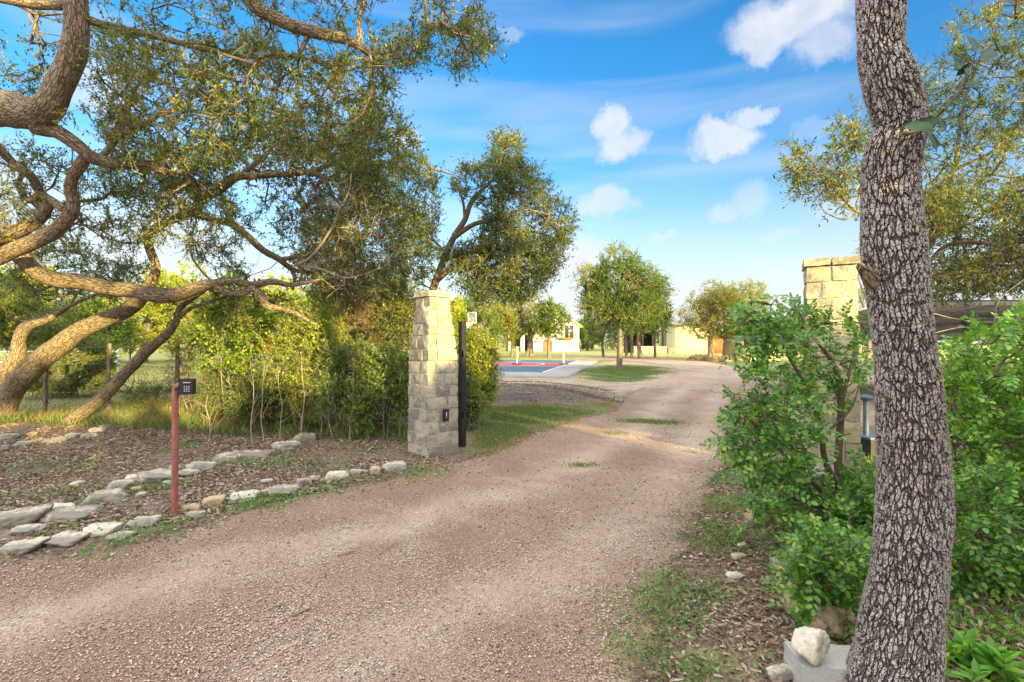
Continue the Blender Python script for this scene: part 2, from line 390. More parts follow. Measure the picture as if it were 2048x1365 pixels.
M['redpaint']=simple('red_sign_paint',(.62,.05,.03),.5,var=.1)
M['greenpad']=simple('green_pad',(.06,.12,.07),.6,var=.1)
M['hay']=simple('dry_hay',(.33,.24,.14),.95,var=.35,nscale=12,bump=.02)
def cloud_free(): pass
def gravelmat():
    m,nt,out=newmat('decomposed_granite'); N=NT(nt); tc=N.tc()
    v1=N.vor(tc,105); v2=N.vor(tc,210); sp=N.noise(tc,3.5,4); big=N.noise(N.mp(tc,(.55,.3,1)),1.6,5,.6,.6)
    c1=N.ramp(N.math('FRACT',N.math('MULTIPLY',N.n('ShaderNodeSeparateColor').outputs[0] if False else v1.outputs['Color'],1.0)),[(.2,(.22,.16,.125)),(.35,(.39,.295,.225)),(.5,(.53,.415,.33)),(.65,(.63,.515,.415)),(.78,(.76,.68,.58)),(.85,(.38,.35,.33))])
    c2=N.ramp(v2.outputs['Color'],[(.2,(.30,.22,.17)),(.5,(.48,.375,.30)),(.8,(.60,.48,.385))])
    c=N.mix(N.mr(sp.outputs[0],.38,.6),c1,c2)
    c=N.mix(N.mr(big.outputs[0],.42,.62,0,.65),c,N.mix(1.0,c,(.68,.60,.52),'MULTIPLY'))
    tw=N.math('ADD',N.attr('track','Fac'),N.math('MULTIPLY',N.math('SUBTRACT',N.noise(tc,2.2,5,.65).outputs[0],.5),1.6)); c=N.mix(N.mr(tw,.1,.45,.55,0),c,N.mix(1.0,c,(.74,.64,.55),'MULTIPLY')); c=N.mix(N.mr(tw,.5,1.1,0,.36),c,(.56,.435,.355))
    dk=N.vor(tc,17); c=N.mix(N.mr(dk.outputs[0],.07,.13,.75,0),c,(.10,.065,.045))
    c=N.mix(N.math('MULTIPLY',N.mr(v1.outputs[0],.45,.8,0,.8),N.mr(tw,.4,.9,1,.3)),c,(.14,.095,.07))
    h=N.math('ADD',N.math('MULTIPLY',v1.outputs[0],-1.0),N.math('MULTIPLY',v2.outputs[0],-.4))
    h=N.math('ADD',h,N.math('MULTIPLY',N.noise(tc,9,4).outputs[0],1.6))
    sh=N.bsdf(c,.93,N.bump(h,.75,.012),spec=.2)
    e=N.math('ADD',N.attr('edge','Fac'),N.math('MULTIPLY',N.math('SUBTRACT',N.noise(tc,5,6,.7).outputs[0],.5),.9))
    e=N.math('ADD',e,N.math('MULTIPLY',N.math('SUBTRACT',v1.outputs[0],.3),.25))
    tr=N.n('ShaderNodeBsdfTransparent'); mx=N.n('ShaderNodeMixShader'); N.l(N.mr(e,.0,.05),mx.inputs[0]); N.l(tr.outputs[0],mx.inputs[1]); N.l(sh,mx.inputs[2]); N.l(mx.outputs[0],out.inputs[0])
    return m
def groundmat():
    m,nt,out=newmat('ground_soil_and_grass'); N=NT(nt); tc=N.tc()
    n1=N.noise(tc,1.3,6,.65); n2=N.noise(tc,14,5,.7); n3=N.noise(tc,60,4,.7); v=N.vor(tc,38)
    soil=N.ramp(N.math('ADD',N.math('MULTIPLY',n2.outputs[0],.6),N.math('MULTIPLY',n3.outputs[0],.4)),[(.36,(.075,.05,.038)),(.48,(.20,.145,.11)),(.6,(.38,.29,.23))])
    soil=N.mix(N.mr(v.outputs[0],.1,.3,.35,0),soil,(.34,.27,.22))
    dirt=N.ramp(N.math('ADD',N.math('MULTIPLY',N.noise(N.mp(tc,(.35,1.6,1)),1.6,6,.7).outputs[0],.7),N.math('MULTIPLY',n3.outputs[0],.3)),[(.36,(.20,.15,.11)),(.48,(.40,.32,.235)),(.64,(.52,.43,.32))])
    dark=N.ramp(N.math('ADD',N.math('MULTIPLY',N.noise(N.mp(tc,(.5,2.2,1)),2.5,6,.7).outputs[0],.6),N.math('MULTIPLY',n3.outputs[0],.4)),[(.4,(.045,.034,.03)),(.5,(.15,.12,.11)),(.6,(.33,.265,.22))])
    gr=N.ramp(N.math('ADD',N.math('MULTIPLY',n1.outputs[0],.45),N.math('MULTIPLY',n3.outputs[0],.55)),[(.38,(.05,.10,.035)),(.5,(.12,.175,.065)),(.6,(.27,.27,.12))])
    def k(a,w=.5): 
        q=N.math('ADD',N.attr(a,'Fac'),N.math('MULTIPLY',N.math('SUBTRACT',N.math('ADD',N.math('MULTIPLY',n1.outputs[0],.6),N.math('MULTIPLY',n2.outputs[0],.4)),.5),5.0))
        return N.mr(q,w-.2,w+.2)
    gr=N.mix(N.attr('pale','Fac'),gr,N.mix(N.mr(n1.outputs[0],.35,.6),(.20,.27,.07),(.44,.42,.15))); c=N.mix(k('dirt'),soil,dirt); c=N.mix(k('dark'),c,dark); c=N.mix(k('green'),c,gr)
    h=N.math('ADD',N.math('MULTIPLY',n2.outputs[0],1.0),N.math('MULTIPLY',n3.outputs[0],.5))
    N.l(N.bsdf(c,.95,N.bump(h,.9,.03),spec=.1),out.inputs[0]); return m
M['gravel']=gravelmat(); M['ground']=groundmat()
# ---------------------------------------------------------------- ground and driveway
def sm(x,a,b): t=np.clip((x-a)/(b-a),0,1); return t*t*(3-2*t)
def terr(x,y):
    x=np.asarray(x,float); y=np.asarray(y,float)
    z=.02*np.sin(x*.9+1)*np.sin(y*.7+.5)+.012*np.sin(x*2.3+y*1.7)
    z=z*sm(np.hypot(x,y),2,5)*(1-.75*sm(y,18,30))
    line=1.5+(y-2.4)*.33
    bed=sm(x-line,0,.3)*sm(y,1.9,3.2)*(1-sm(y,5.2,6.5))*(1-sm(x,9,12)); z=z*(1-bed)+.24*bed
    lb=sm(-x,4.2,6.5)*sm(y,6.2,7.6)*(1-sm(y,12,18)); z=z+.06*lb
    return z
def seg_dist(px_,py_,poly):
    poly=np.asarray(poly,float); d=np.full(len(px_),1e9)
    for i in range(len(poly)):
        a=poly[i]; b=poly[(i+1)%len(poly)]; ab=b-a
        t=np.clip(((px_-a[0])*ab[0]+(py_-a[1])*ab[1])/(ab@ab+1e-12),0,1)
        d=np.minimum(d,np.hypot(px_-a[0]-ab[0]*t,py_-a[1]-ab[1]*t))
    return d
def sdf(x,y,poly):
    sh=x.shape; x=x.ravel(); y=y.ravel(); d=seg_dist(x,y,poly); return np.where(in_poly(x,y,poly),d,-d).reshape(sh)
def gpoly(pts): return [tuple(G(x,y)[:2]) for x,y in pts]
drive=gpoly([(300,1095),(440,1052),(610,997),(800,962),(930,927),(1010,900),(1130,852),(1240,824),(1262,792),(1300,775),(1345,757),(1362,742),(1345,731),(1290,724),(1225,719.5),(1150,716),(1060,713.5)])
drive=[(-14,4.6),(-7,3.6),(-4.1,3.15)]+drive+gpoly([(1060,711),(1290,713),(1380,719),(1440,729),(1490,740)])+gpoly([(1480,770),(1462,800),(1445,850),(1440,900),(1418,950),(1392,1000),(1345,1090),(1290,1190),(1250,1290),(1238,1365)])+[(.25,1.2),(-.2,-1),(-.4,-5),(-14,-5)]
drive=np.array(drive)
def axis(segs_):
    out=[segs_[0][0]]
    for a,b,s in segs_:
        n=max(1,int(round((b-a)/s))); out+=list(a+(b-a)*np.arange(1,n+1)/n)
    return np.array(out)
def sheet(name,ax,ay,mat,zoff,attrs,keep=None):
    X,Y=np.meshgrid(ax,ay); Z=terr(X,Y)+zoff(X,Y); nx,ny=len(ax),len(ay)
    v=np.stack([X,Y,Z],-1).reshape(-1,3); i=np.arange(ny-1)[:,None]*nx; j=np.arange(nx-1)[None]
    f=np.stack([i+j,i+j+1,i+nx+j+1,i+nx+j],-1).reshape(-1,4)
    at={k:fn(X,Y).ravel() for k,fn in attrs.items()}
    if keep is not None:
        kk=keep(X,Y).ravel(); f=f[kk[f].any(1)]; used=np.zeros(len(v),bool); used[f.ravel()]=True; mp=np.cumsum(used)-1
        v=v[used]; f=mp[f]; at={k:a[used] for k,a in at.items()}
    mb=MB(); mb.add(v,f); return mb.build(name,mat,None,True,at)
grass_near=gpoly([(925,815),(1060,808),(1228,806),(1236,822),(1130,852),(1010,900),(925,925)])
dark_p=gpoly([(900,768),(1080,766),(1225,780),(1250,795),(1228,806),(1060,806),(900,806)])
ellipse_p=gpoly([(1135,742),(1200,731),(1290,730),(1345,737),(1356,745),(1340,756),(1290,764),(1200,766),(1150,757)])
dirt_p=gpoly([(840,745),(960,752),(1128,758),(1190,728),(1230,722),(1400,735),(1390,760),(1262,792),(1228,800),(1140,772),(900,770),(700,760)])
def w_green(X,Y):
    w=np.zeros_like(X)-.6
    for p,g in ((grass_near,1.4),(ellipse_p,2.5)): w=np.maximum(w,np.clip(sdf(X,Y,p)/g*1.0+.3,-.6,.95))
    w=np.maximum(w,sm(Y,37,41)*1.1-.1); w=np.maximum(w,sm(X-Y*.36,0,2)*sm(Y,20,24)*.9)
    w=np.maximum(w, sm(Y,12,17)*sm(-X,3.5,6)*.72)
    w=np.maximum(w,.35*sm(-X,6,8)*sm(Y,8.5,10.5)+.15); w=w*(1-sm(X,5.5,7)*sm(Y,6.5,8)*(1-sm(Y,20,24)))-.8*sm(X,5.5,7)*sm(Y,6.5,8)*(1-sm(Y,20,24))
    line=1.5+(Y-2.4)*.33; w=np.maximum(w,.42*sm(X,.3,.6)*(X<line)*(Y<8)*sm(Y,2,4.6))
    return w
def w_lit_pale(X,Y): return np.maximum(sm(Y,38,42),sm(Y,13,18)*sm(-X,4,7))  # far lawn's sunlit yellow put into the grass colour; left field paler too
def w_dirt(X,Y): return np.maximum(np.clip(sdf(X,Y,dirt_p)/1.5+.5,-1,1.4),1.3*sm(X,5.5,7.5)*sm(Y,6.5,8.5)*(1-sm(Y,20,24))*(X>Y*.42)-.0)
def w_dark(X,Y): return np.clip(sdf(X,Y,dark_p)/2.2+.25,-1,.75)
ax=axis([(-400,-60,20),(-60,-20,2),(-20,-8,.4),(-8,7,.12),(7,20,.4),(20,60,2),(60,400,20)])
ay=axis([(-40,-4,2),(-4,1.5,.4),(1.5,13,.12),(13,32,.3),(32,70,1),(70,130,6),(130,900,35)])
g=sheet('ground',ax,ay,M['ground'],lambda X,Y:-.02*sm(sdf(X,Y,drive),.25,.6),dict(green=w_green,dirt=w_dirt,dark=w_dark,pale=w_lit_pale)); tag(g,kind='structure')
def w_track(X,Y):
    w=np.zeros(X.size)
    for c,s,a in ((gpoly([(-60,1300),(200,1200),(400,1145),(700,1075),(950,1005),(1100,950),(1250,872),(1335,800),(1400,755),(1420,735)]),.34,1.0),(gpoly([(350,1500),(600,1350),(900,1225),(1150,1125),(1300,1010),(1370,920),(1420,830),(1445,770)]),.32,.9)):
        c=catmull([(q[0],q[1],0) for q in c],[1]*len(c),.25)[0][:,:2]; d=np.full(X.size,9.)
        for q in c: d=np.minimum(d,np.hypot(X.ravel()-q[0],Y.ravel()-q[1]))
        w=np.maximum(w,a*np.exp(-(d/s)**2))
    w=np.maximum(w.reshape(X.shape),.75*sm(Y,13,18)); return w
dx=axis([(-14,-5,.25),(-5,5,.08),(5,16,.2)]); dy=axis([(-5,1.5,.3),(1.5,12,.08),(12,30,.2),(30,56,.6)])
d=sheet('driveway',dx,dy,M['gravel'],lambda X,Y:.006+0*X,dict(edge=lambda X,Y:np.clip(sdf(X,Y,drive)*1.6+.12,-1,1.5),track=w_track),keep=lambda X,Y:sdf(X,Y,drive)>-.3); tag(d,kind='structure')
def scatter(n,poly,r,dens=None):
    """points on the ground inside a polygon given in metres"""
    poly=np.asarray(poly); lo=poly.min(0); hi=poly.max(0); out=[]; c=0
    while c<n:
        x=r.uniform(lo[0],hi[0],n*2); y=r.uniform(lo[1],hi[1],n*2); k=in_poly(x,y,poly)
        if dens is not None: k&=r.random(len(x))<dens(x,y)
        p=np.stack([x[k],y[k],terr(x[k],y[k])],-1); out.append(p); c+=len(p)
    return np.concatenate(out)[:n]
def notdrive(x,y,m=.0): return (sdf(x,y,drive)<m)
# pebbles lying on the gravel
def pebbles(name,pts,s0,s1,mat,r):
    n=len(pts); s=r.uniform(s0,s1,n)*r.choice([.7,1,1.4],n); q=np.array([[1,0,0],[0,1,0],[-1,0,0],[0,-1,0],[0,0,.7],[0,0,-.5]],float)
    a=r.uniform(0,6.28,n); c,sn=np.cos(a),np.sin(a); st=r.uniform(.6,1.3,n)
    v=q[None]*np.stack([s*st,s,s],-1)[:,None]*(1+r.normal(size=(n,6,1))*.15)
    x=v[...,0]*c[:,None]-v[...,1]*sn[:,None]; y=v[...,0]*sn[:,None]+v[...,1]*c[:,None]
    v=np.stack([x,y,v[...,2]],-1)+pts[:,None]+np.array([0,0,.012])
    i=np.arange(n)[:,None,None]*6; f=np.array([[0,1,4],[1,2,4],[2,3,4],[3,0,4],[1,0,5],[2,1,5],[3,2,5],[0,3,5]])
    mb=MB(); mb.add(v.reshape(-1,3),(i+f[None]).reshape(-1,3)); return mb.build(name,mat)
def pebmat():
    m,nt,out=newmat('granite_pebbles'); N=NT(nt); g=N.n('ShaderNodeNewGeometry')
    c=N.ramp(g.outputs['Random Per Island'],[(0,(.14,.10,.08)),(.15,(.42,.30,.23)),(.5,(.54,.415,.335)),(.8,(.64,.515,.42)),(.95,(.78,.7,.6)),(1,(.24,.22,.22))]); N.l(N.bsdf(c,.9),out.inputs[0]); return m
M['peb']=pebmat()
nearpoly=[(-7,2.0),(-4,3.2),(-1.2,4.9),(2,6.5),(2.2,4.5),(.8,2.9),(.5,2.0)]
pp=scatter(38000,nearpoly,rng,lambda x,y:np.where(sdf(x,y,drive)>.03,np.clip((2.6/np.maximum(y,1))**2,0.05,1)*np.clip(.55+.6*vnoise(np.stack([x,y,0*x],-1),1.1,5),.1,1),0)); pp[:,2]+=.0
tag(pebbles('gravel_pebbles',pp,.0028,.006,M['peb'],rng),'loose pink granite pebbles strewn over the driveway surface','gravel',kind='stuff')
edge_d=lambda x,y:np.exp(-(sdf(x,y,drive)/.22)**2)
pp=scatter(500,[(-6,2),(-6,4.5),(-1,9),(3,9),(3,2)],rng,edge_d)
tag(pebbles('edge_stone_chips',pp,.006,.016,M['rock'],rng),'pale stone chips scattered along the driveway margins','stone chips',kind='stuff')
# fallen leaves
def litter(name,pts,L,mat,r,label,lift=.012):
    n=len(pts); mb=MB(); d=nrm(r.normal(size=(n,3))*np.array([1,1,.28])); nn=nrm(r.normal(size=(n,3))*.45+np.array([0,0,1]))
    leaves(mb,pts+np.array([0,0,1])*r.uniform(.003,lift,(n,1)),d,nn,L*r.uniform(.5,1.3,n),L*.42*r.uniform(.6,1.2,n),'long',.18)
    return tag(mb.build(name,mat),label,'fallen leaves',kind='stuff')
left_bed=[(-12,5.0),(-6,3.4),(-4,3.4),(-2.4,4.4),(-.9,6.4),(-.9,7.6),(-3,9.2),(-8,9.2),(-13,9.5)]
clump=lambda s,f=1.3,b=.55:(lambda x,y:np.clip(b+.75*vnoise(np.stack([x,y,0*x],-1),f,s),.04,1))
pp=scatter(62000,left_bed,rng,lambda x,y:np.where(sdf(x,y,drive)<-.12,clump(3)(x,y)*np.clip(7/np.maximum(y,3)*.7,0.25,1),0))
litter('leaf_litter',pp,.052,M['litter'],rng,'brown and grey fallen oak leaves carpeting the left bed')
right_bed=[(.45,2.0),(1.0,3.0),(1.6,4.4),(2.4,6.0),(7,7.5),(7,2.2),(3.2,1.7),(1.2,1.7)]
pp=scatter(34000,right_bed,rng,lambda x,y:np.where(sdf(x,y,drive)<-.08,clump(8,1.6,.6)(x,y)*np.clip(3.2/np.maximum(y,1.5),.15,1),0))
litter('leaf_litter',pp,.042,M['litter'],rng,'grey brown fallen leaves on the verge under the near trunk')
pp=scatter(5000,[(-6,2),(-5,4),(-1,8),(0,9.5),(3,9),(3,2)],rng,lambda x,y:np.exp(-((sdf(x,y,drive)+.12)/.22)**2))
litter('leaf_mulch',pp,.03,M['litter_dark'],rng,'dark leaf crumbs gathered along the driveway edges',.008)
pp=scatter(1500,[(-6,2),(-4,3),(-1,6),(1.5,12),(6,20),(7,20),(2.4,6.5),(.9,2.8),(.4,2.0)],rng,lambda x,y:(sdf(x,y,drive)>0)*clump(51,.8,.4)(x,y))
litter('leaf_mulch',pp,.03,M['litter_dark'],rng,'dark leaf bits and small debris dotted over the open gravel',.02)
# grass blades and weeds
def blades(mb,pts,h,w,r,lean=.45):
    n=len(pts); d=nrm(r.normal(size=(n,3))*lean*np.array([1,1,.2])+np.array([0,0,1])); L=h*r.uniform(.4,1.25,n)
    leaves(mb,pts,d,rdir(n,r),L,w,'rhomb',.0)
def tufts(centres,k,rad,r):
    c=np.repeat(centres,k,0); o=r.normal(size=(len(c),2))*rad; c=c.copy(); c[:,:2]+=o; c[:,2]=terr(c[:,0],c[:,1]); return c
mb=MB()
pp=scatter(52000,grass_near,rng,lambda x,y:np.clip((sdf(x,y,grass_near)-.1)/.9,0,1)*np.clip(.25+1.5*vnoise(np.stack([x,y,0*x],-1),1.1,21)+.35*(y<11),0.03,1)); blades(mb,pp,.05,.007,rng,.9)
e=np.array(ellipse_p); pp=scatter(30000,e,rng,lambda x,y:np.clip(sdf(x,y,e)/1.6,0,1)*np.clip(.6+.9*vnoise(np.stack([x,y,0*x],-1),.8,23),.1,1)); blades(mb,pp,.06,.016,rng,.8)
pp=scatter(12000,grass_near,rng,clump(27,.9,.4)); m2=MB(); blades(m2,pp,.04,.007,rng,1.0); tag(m2.build('grass',M['drygrass']),'dry straw-coloured grass mixed into the lawn by the left pillar','grass',kind='stuff')
tag(mb.build('grass',M['grass']),'short green grass between the pillar and the sports court','grass',kind='stuff')
mb=MB()
for (x,y,k,s) in ((1300,846,1800,(.30,.13)),(1232,868,90,(.12,.05)),(1165,930,180,(.11,.04)),(1385,905,40,(.05,.05))):
    c=G(x,y); n=k; o=rng.normal(size=(n,2))*np.array(s); p=np.stack([c[0]+o[:,0],c[1]+o[:,1],0*o[:,0]],-1); p[:,2]=terr(p[:,0],p[:,1])+.004; blades(mb,p,.075,.008,rng,.9)
cl=[]
for c_,n_,s_ in (([(900,771),(1000,768),(1080,772),(1150,783),(1200,797),(1240,806)],1500,.16),([(960,766),(1060,765),(1150,772),(1215,783)],700,.12)):
    q=catmull([G(*k) for k in c_],[1]*len(c_),.1)[0]; k=rng.integers(0,len(q),n_); p=q[k].copy(); p[:,0]+=rng.normal(size=n_)*.1; p[:,1]+=rng.normal(size=n_)*s_; p[:,2]=terr(p[:,0],p[:,1]); cl.append(p)
cl.append(scatter(1500,dark_p,rng)); cl=np.vstack(cl); M['clod']=simple('dark_soil_clods',(.16,.12,.10),.95,var=.4,nscale=3)
tag(pebbles('soil_clods',cl,.007,.02,M['clod'],rng),'dark soil clods and ruts in the bare dirt before the court','soil clods',kind='stuff')
tag(mb.build('grass_tufts',M['grass']),'small green grass tufts growing in the middle of the driveway','grass',kind='stuff')
def weeds(name,spots,label,mat,L=.03,per=26,spread=.09,up=.5):
    mb=MB(); c=np.asarray(spots); N=len(c); cc=np.repeat(c,per,0); o=rng.normal(size=(len(cc),2))*spread; cc=cc.copy(); cc[:,:2]+=o; cc[:,2]=terr(cc[:,0],cc[:,1])+np.abs(rng.normal(size=len(cc)))*.02+.01
    leaves(mb,cc,nrm(rng.normal(size=(len(cc),3))*np.array([1,1,.5])+np.array([0,0,up])),nrm(rng.normal(size=(len(cc),3))*.5+np.array([0,0,1])),L*rng.uniform(.5,1.3,len(cc)),L*.6,'oval',.12)
    return tag(mb.build(name,mat),label,'weeds',kind='stuff')
wl=[G(x,y) for x,y in [(30,935),(60,945),(110,985),(180,1000),(250,990),(170,930),(420,930),(455,925),(500,930),(530,940),(560,915),(580,925),(330,905),(380,890),(720,905),(700,890),(640,945),(100,1075),(150,1065),(190,1110),(230,1090),(300,1050),(270,1070),(40,1000),(480,1010),(500,1000),(560,1000),(545,1010),(600,990),(520,1020),(440,1030),(700,950),(690,965),(820,950),(835,958),(800,945),(300,980),(350,950),(620,935)]]
weeds('ground_weeds',np.array(wl+[w+np.array([.25,.12,0]) for w in wl[::2]]),'low green clover-like weeds dotting the left bed',M['weed'],.03,46,.12)
rv=[G(x,y) for x,y in [(1440,965),(1470,950),(1430,1010),(1460,1020),(1410,1045),(1440,1060),(1480,1000),(1400,1080),(1500,970),(1490,930),(1455,1075),(1320,1185),(1350,1200),(1290,1200),(1370,1240),(1400,1180),(1330,1250),(1280,1230),(1380,1345),(1400,1355),(1260,1290),(1420,1200),(1290,1330),(1340,1160),(1500,1010),(1430,1100),(1475,1080)]]
weeds('ground_weeds',np.array(rv),'low green ground weeds along the right driveway verge',M['weed'],.02,80,.095)
mb=MB(); blades(mb,tufts(np.array(rv),120,.11,rng),.06,.0035,rng,1.0); blades(mb,tufts(np.array(wl),14,.12,rng),.07,.005,rng,1.0)
tag(mb.build('grass_tufts',M['grass']),'thin grass blades among the weeds on both verges','grass',kind='stuff')
# dry and green grass below the brush on the left and the field behind
mb=MB(); pp=scatter(9000,[(-9,9),(-3.5,8.0),(-3.0,9.5),(-9,11.5)],rng,clump(31,1.4,.5)); blades(mb,pp,.22,.010,rng,.5)
pp=scatter(16000,[(-30,11),(-9,9.5),(-4,12),(-5,26),(-30,30)],rng,clump(33,.5,.6)); blades(mb,pp,.12,.02,rng,.8)
tag(mb.build('field_grass',M['drygrass']),'dry yellow grass in the field behind the leaning oaks','grass',kind='stuff')
mb=MB(); pp=scatter(12000,[(-9,8.8),(-3.5,7.9),(-1.2,7.4),(-1.2,8.8),(-9,11)],rng,clump(35,1.1,.45)); blades(mb,pp,.2,.009,rng,.6)
pp=scatter(26000,[(-34,11),(-9,9.5),(-4,12),(-5,28),(-34,32)],rng,clump(37,.6,.55)); blades(mb,pp,.1,.02,rng,.8)
tag(mb.build('field_grass',M['grass']),'green grass at the foot of the brush and in the left field','grass',kind='stuff')
# ---------------------------------------------------------------- rocks
def ico(sub):
    import bmesh
    bm=bmesh.new(); bmesh.ops.create_icosphere(bm,subdivisions=sub,radius=1); v=np.array([x.co[:] for x in bm.verts]); f=np.array([[k.index for k in t.verts] for t in bm.faces]); bm.free(); return v,f
ICO,ICF=ico(4)
def rock(name,mat,c,size,rz,r,planes=15,label=None,group=None,cat='stone',tilt=0.0,sharp=2.2,sink=.25):
    d=ICO; rad=np.full(len(d),10.)
    base=np.array([[1,0,0],[-1,0,0],[0,1,0],[0,-1,0],[0,0,1],[0,0,-1]],float)+r.normal(size=(6,3))*.16
    ns=np.vstack([base,r.normal(size=(planes-6,3))]); ns=nrm(ns); h=np.concatenate([r.uniform(.68,.85,6),r.uniform(.78,1.0,planes-6)])
    dn=d@ns.T; q=h[None]/np.maximum(dn,1e-3); q=np.where(dn>0.02,q,50)
    k=14*sharp; rad=-np.log(np.exp(-k*np.minimum(q,3)).sum(1))/k
    v=d*rad[:,None]; v=v*np.array(size)/2/.8
    v=v+d*(vnoise(v/max(size),9,int(r.integers(1e6)))*.03*max(size)+vnoise(v/max(size),28,int(r.integers(1e6)))*.016*max(size))[:,None]
    if tilt: v=v@np.array(Matrix.Rotation(tilt,3,'Y')).T
    v=v@np.array(Matrix.Rotation(rz,3,'Z')).T
    z0=float(terr(c[0],c[1])); cz=z0+size[2]*(.5-sink)+(c[2] if len(c)>2 else 0)
    mb=MB(); mb.add(v,ICF,v+r.uniform(-9,9,3)); o=mb.build(name,mat); o.location=(c[0],c[1],cz)
    o['label']=label; o['category']=cat
    if group: o['group']=group
    return o
RT=random.Random(4)
def row(name,items,group,where):
    """items: photo x of centre, base y, width px, height px, material, description"""
    for i,(x,y,w,h,mt,desc) in enumerate(items):
        g_=G(x,y); Y=g_[1]; W=w/F*Y*.84; H=max(.035,h/F*Y*.62)
        dep=min(W*.7,.30)+.05
        rock(name,M[mt],(g_[0],Y+dep*.3),(W,dep,H*1.35),RT.uniform(-.15,.15)+math.atan2(.42,1)*.6,np.random.default_rng(i*13+len(group)+int(x)),label=desc+' '+where[i] if isinstance(where,list) else desc+', '+where,group=group,sink=.3)
A=[(28,1103,66,26,'rock','pale flat limestone at the left frame end'),(115,1088,74,22,'rock','low cream flat limestone second from the left'),(190,1070,70,22,'rockwhite','long white flat limestone third from the left'),(232,1080,50,14,'rockgrey','sunken grey slab just right of the long white flat stone'),(281,1054,58,22,'rock','square-ended cream block left of the keypad post'),(378,1030,38,17,'rocktan','small tan wedge touching the keypad post foot'),(420,1021,44,32,'rocktan','pointed tan stone right of the keypad post'),(388,1040,34,10,'rockgrey','flat grey sliver below the pointed tan stone'),(480,1006,66,17,'rockwhite','thin cream flat limestone right of the pointed stone'),(553,992,84,16,'rockgrey','long grey flat slab midway to the pillar'),(604,972,32,18,'rock','round cream stone at the right end of the grey slab'),(627,963,22,12,'rockgrey','tiny grey stone beside the round cream one'),(669,960,48,22,'rockwhite','white angular stone near the green weed clump'),(710,952,26,15,'rock','small pale stone right of the white angular one'),(729,949,13,10,'rock','pebble-sized pale stone before the tan end stones'),(747,949,24,20,'rocktan','tan cube-like stone touching the long end stone'),(785,944,54,22,'rock','long cream end stone nearest the left pillar')]
row('border_stone',A,'limestones edging the driveway','in the gravel-edge row')
B=[(22,1050,80,42,'rockgrey','big grey boulder slab at the left frame edge'),(40,1066,64,16,'rock','pale slab under the big grey boulder'),(102,1025,66,20,'rockwhite','thin pale slab lying on top of its neighbour'),(122,1040,104,26,'rockgrey','long grey slab under the thin pale one'),(198,1008,80,34,'rockgrey','domed grey boulder in the middle row'),(232,980,50,24,'rock','cream boulder left of the tilted block'),(262,970,36,28,'rockwhite','tilted white block on the middle row'),(305,968,82,28,'rock','broad pitted limestone left of the keypad post'),(365,958,44,16,'rock','low limestone behind the keypad post'),(398,946,60,22,'rock','broad pale slab right of the keypad post'),(345,945,26,14,'rocktan','small tan stones knot by the pale slab'),(440,930,48,16,'rockgrey','grey stone between the two long slabs'),(490,920,110,18,'rockgrey','longest grey slab of the middle row'),(570,900,56,24,'rock','pale boulder before the brush'),(607,884,44,24,'rockgrey','mossy grey boulder touching the brush'),(268,985,22,10,'rocktan','small tan chip under the tilted block'),(330,975,18,9,'rock','small pale chip left of the post'),(280,996,16,8,'rockwhite','white chip in front of the tilted block')]
row('terrace_stone',B,'limestones in the middle terrace row','middle row, left bed')
C=[(10,905,26,16,'rockgrey','dark grey boulder end at the left frame edge'),(38,898,28,12,'rock','pale small block second from the frame edge'),(68,893,24,14,'rocktan','brownish cube third from the frame edge'),(92,893,24,14,'rock','leaning pale wedge fourth from the frame edge'),(118,888,26,12,'rockgrey','grey block at the midpoint of the back row'),(140,882,28,13,'rock','pale lump right of the grey mid block'),(172,880,28,11,'rock','low pale slab below the slim leaning trunk'),(188,870,32,12,'rockwhite','white flat stone left of the flagstones'),(222,862,44,8,'rock','thin flagstone near the back row end'),(240,853,40,8,'rockwhite','pale flagstone at the far end of the back row'),(218,850,30,8,'rockgrey','grey flagstone behind the pale one'),(60,880,18,12,'rocktan','sunlit orange-tan chunk behind the back row'),(10,888,30,18,'rockgrey','shaded dark boulder at the big trunk foot')]
row('edging_stone',C,'limestones in the back row under the oaks','row under the leaning oaks')
D=[(149,970,20,13,'rockwhite','lone cream stone lying in the leaf litter'),(530,972,22,12,'rock','lone grey-white stone left of the border row'),(425,855,14,7,'rockwhite','small white stone near the brush in the litter'),(150,965,0,0,None,'')][:3]
row('loose_stone',D,'loose stones in the left bed','away from rows')
# right bed: retaining stones, concrete block and white rock
def rr(name,x,y,w,h,mt,label,z=0.0,dep=None,rz=.3,seed=1,tilt=0,sink=.2):
    Y=(CAMZ-z)*F/(y-HZ); X=(x-1024)/F*Y; W=w/F*Y; H=h/F*Y
    rock(name,M[mt],(X,Y+(dep or W*.6)*.3,z),(W,dep or W*.7,H),rz,np.random.default_rng(seed),label=label,group='stones edging the raised bed on the right',tilt=tilt,sink=sink)
rr('bed_stone',1518,1048,46,38,'rocktan','cream block at the far end of the right bed edge',seed=2)
rr('bed_stone',1668,1050,110,60,'rockgrey','mossy brown boulder under the mountain laurel stems',z=.06,seed=3,rz=.1)
rr('bed_stone',1610,1098,86,50,'rocktan','weathered tan boulder beside the mossy one',seed=4,rz=-.3)
rr('bed_stone',1580,1145,70,44,'rockgrey','low grey stone half buried in litter beside the low laurel',seed=5,rz=.5)
rr('bed_stone',1600,1170,70,44,'rocktan','flat orange-cream stone left of the low laurel leaves',seed=6,rz=.2)
rr('bed_stone',1612,1240,66,80,'rocktan','rusty tan slab standing below the low laurel',seed=7,rz=-.2)
rr('bed_stone',1672,1272,100,60,'rocktan','rough rusty stone between the concrete block and trunk',z=.03,seed=8,rz=.2)
rr('bed_stone',1560,1362,46,26,'rockgrey','dark grey stone at the lower frame edge left of the block',seed=9)
rr('loose_stone',1480,1120,26,12,'rocktan','small reddish flat stone in the verge litter',seed=10)
